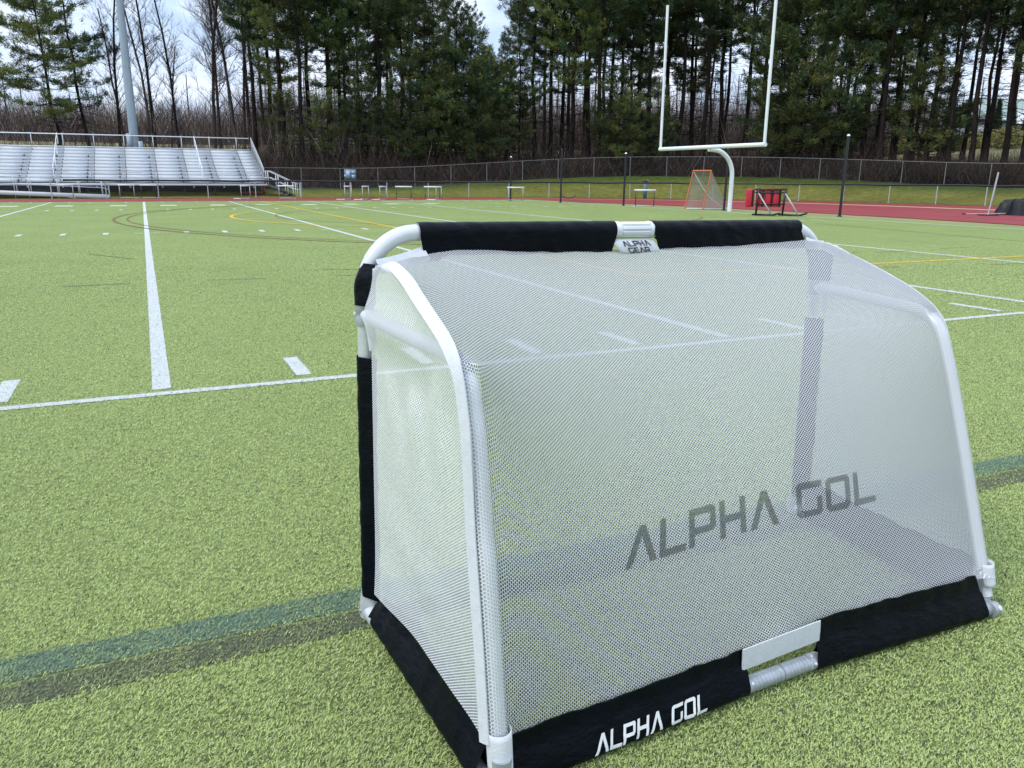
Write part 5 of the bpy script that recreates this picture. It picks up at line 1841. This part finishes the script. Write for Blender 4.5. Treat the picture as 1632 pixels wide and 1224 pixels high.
for k in np.arange(396, 1660, 33):
    spots.append((float(k + rngT.uniform(-9, 9)), float(rngT.uniform(88, 104) if k < 1380 else rngT.uniform(76, 86)), int(rngT.choice([1, 3, 5, 3, 5, 0])), float(rngT.uniform(.82, 1.02) * ((.42 if 745 < k < 828 else .62) if 680 < k < 850 else 1)), float(rngT.uniform(0, 6.28)), 'back'))
plant(PP, spots, '{nth} dark {row} row pine right of the {lm}', 'dark pines behind the tall fence')

# the two open-crowned pines behind the left half of the bleachers and one at the edge
LP = [pine_proto(21, 19.5, 3.6, 5.6, 1.15, 1.45, -.06, .10, yellow=.7, one_side=.35), pine_proto(22, 20.0, 4.2, 4.6, 1.25, .9, -.05, .18, yellow=.25), pine_proto(23, 13, 3.0, 4.6, 1.0, 1.2, 0, .1, yellow=.6)]
for o, k, Y, lb, a in ((LP[0], 100, 82, 'yellow green pine with open flat boughs behind the left of the bleachers', .0), (LP[1], 147, 86, 'thin crowned pine leaning left beside the yellow green one', .3), (LP[2], -22, 82, 'broad yellow green pine cut by the left edge of the photo', 0)):
    p_ = at(k, Y); p_[2] = float(ground_z(p_[0], p_[1])) - .1
    o.location = p_; o.rotation_euler = (0, 0, a); o['label'] = lb; o['group'] = 'open pines behind the bleachers'

# bare trees behind the bleachers
BT = [bare_proto(31, 17.0, .155, .62, 1.6, mt=M_BARK, fork=.22), bare_proto(32, 17.5, .16, .62, 1.6, mt=M_BARKG, fork=.2), bare_proto(33, 22, .18, .6, 1.9, mt=M_BARKG, fork=.22)]
bs = [(196, 84, 0, .98, 1.0, 'near'), (204, 88, 1, .78, 2.2, 'near'), (243, 84, 1, .92, .4, 'near'), (251, 86, 0, 1.05, 3.0, 'near'), (277, 85, 1, .62, 5.0, 'near'), (289, 84, 0, .93, 4.0, 'near'), (345, 84, 2, 1.0, 0.0, 'near'), (354, 87, 2, .93, 2.0, 'near'), (380, 83, 2, .96, 4.2, 'near'), (392, 86, 2, .9, 1.1, 'near')]
plant(BT, bs, '{nth} tall leafless tree right of the {lm}', 'leafless trees behind the bleachers')

# leafless wood farther back, seen between the trunks
FT = [bare_proto(41, 12, .16, .8, .95, fork=.12), bare_proto(42, 13, .17, .75, .95, fork=.12), bare_proto(43, 10.5, .15, .9, .95, fork=.1)]
fs_ = []
for k in np.arange(-260, 1900, 22):
    fs_.append((float(k + rngT.uniform(-10, 10)), float(rngT.uniform(112, 135)), int(rngT.integers(0, 3)), float(rngT.uniform(.75, 1.1) * (.72 if k < 390 else 1)), float(rngT.uniform(0, 6.28)), 'far'))
plant(FT, fs_, '{nth} {row} grey leafless tree right of the {lm}', 'grey leafless trees far back in the wood')


def twig_mass(name, label, seed, N, kr, yf, hmax, col, wd, lean=.35, pw=1.0):
    """a tangle of bare stems nobody could count"""
    rng = np.random.default_rng(seed)
    k = rng.uniform(kr[0], kr[1], N)
    Y = yf(k, rng.random(N))
    X = Y * (k - 816) / 1306
    Z = ground_z(X, Y)
    h = (hmax * rng.random(N) ** pw + .25) * np.where(k < 400, .55, 1.0)
    st_ = rng.random(N) * (hmax - h) * .55 * (rng.random(N) < .6)
    d = np.stack([rng.normal(0, lean, N), rng.normal(0, lean, N), np.ones(N)], 1)
    d /= np.linalg.norm(d, axis=1)[:, None]
    a = rng.uniform(0, PI, N)
    w_ = np.stack([np.cos(a), np.sin(a), rng.normal(0, .2, N)], 1) * (wd * rng.uniform(.6, 1.4, N))[:, None]
    p0 = np.stack([X, Y, Z + st_ - .05], 1)
    mid = p0 + d * (h * .55)[:, None]
    d2 = d + rng.normal(0, .28, (N, 3)); tip = mid + d2 * (h * .5)[:, None]
    V = np.stack([p0 - w_, p0 + w_, mid + w_ * .7, mid - w_ * .7, tip + w_ * .2, tip - w_ * .2], 1).reshape(-1, 3)
    i = np.arange(N)[:, None] * 6
    F = np.concatenate([i + np.array([[0, 1, 2, 3]]), i + np.array([[3, 2, 4, 5]])])
    c = np.array(col)[None] * np.clip(rng.lognormal(-.2, .7, N), .2, 5)[:, None]
    c = c * (1 + rng.normal(0, .10, (N, 3)))
    o = mesh_np(name, V, [F], M_TWIG, col=np.repeat(np.clip(c, .004, 1), 6, 0))
    return tag(o, label, 'undergrowth', kind='stuff')


def y_fence(k):
    """distance of the tall fence in direction k"""
    kk = (base[:, 0] / base[:, 1]) * 1306 + 816
    o_ = np.argsort(kk)
    return np.interp(k, kk[o_], base[o_, 1])


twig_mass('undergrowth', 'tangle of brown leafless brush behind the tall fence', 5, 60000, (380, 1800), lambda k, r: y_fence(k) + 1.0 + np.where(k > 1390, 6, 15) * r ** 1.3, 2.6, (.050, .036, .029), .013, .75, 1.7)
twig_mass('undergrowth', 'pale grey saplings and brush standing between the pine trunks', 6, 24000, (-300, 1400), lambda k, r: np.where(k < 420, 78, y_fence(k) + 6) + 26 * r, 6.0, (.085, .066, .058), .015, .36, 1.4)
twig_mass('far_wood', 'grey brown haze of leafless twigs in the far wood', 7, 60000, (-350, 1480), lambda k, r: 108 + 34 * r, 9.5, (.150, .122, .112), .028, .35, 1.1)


# pale dry shrubs on the rise at the right, and low conifers by the house
def shrub(seed, h, r, col, name, label, cat, group, cone=False):
    rng = np.random.default_rng(seed)
    N = 2600
    a = rng.uniform(0, 2 * PI, N); q = rng.random(N)
    if cone:
        rr = r * (1 - q) * np.sqrt(rng.random(N)); z = h * q
    else:
        rr = r * np.sqrt(rng.random(N)) * np.sqrt(np.clip(1 - (q - .3) ** 2 / .6, 0, 1)); z = h * q
    c = np.stack([rr * np.cos(a), rr * np.sin(a), z], 1)
    D = rng.normal(0, 1, (N, 3)); D[:, 2] += .9; D /= np.linalg.norm(D, axis=1)[:, None]
    S_ = np.cross(D, rng.normal(0, 1, (N, 3))); S_ /= np.linalg.norm(S_, axis=1)[:, None]
    V = np.stack([c - S_ * .05, c + S_ * .05, c + D * .38], 1).reshape(-1, 3)
    F = np.arange(N * 3).reshape(-1, 3)
    cc = np.repeat(np.array(col)[None] * rng.uniform(.5, 1.5, N)[:, None], 3, 0)
    root = empty(name, (0, 0, 0), label, cat, group)
    mesh_np('foliage', V, [F], M_FOL, root, col=cc)
    MB().tube([(0, 0, -.1), (0, 0, h * .6)], [.07, .03], 6).build('stem', M_BARK, root)
    return root


s0 = shrub(3, 1.9, 1.5, (.30, .27, .12), 'dry_shrub', 'x', 'shrub', 'pale dry shrubs on the rise')
for i, k in enumerate((1392, 1420, 1452, 1478, 1512, 1536, 1566, 1596, 1612, 1640, 1690)):
    o = s0 if i == 0 else copy_tree(s0)
    Y = 92 + (i * 37 % 7)
    p_ = at(k, Y); p_[2] = float(ground_z(p_[0], p_[1])); o.location = p_; o.rotation_euler = (0, 0, i * 1.7); s = .8 + .1 * (i * 5 % 4); o.scale = (s, s, s)
    o['label'] = f'{ORD[i]} pale yellow dry shrub from the left on the rise behind the right hand pines'
c0 = shrub(4, 5.2, 1.1, (.022, .040, .020), 'conifer', 'x', 'conifer', 'small dark conifers by the house', True)
for i, k in enumerate((1530, 1572, 1596, 1618, 1652)):
    o = c0 if i == 0 else copy_tree(c0)
    p_ = at(k, 112); p_[2] = float(ground_z(p_[0], p_[1])); o.location = p_; s = .85 + .12 * (i * 3 % 4); o.scale = (s, s, s)
    o['label'] = f'{ORD[i]} narrow dark conifer from the left in front of the house'
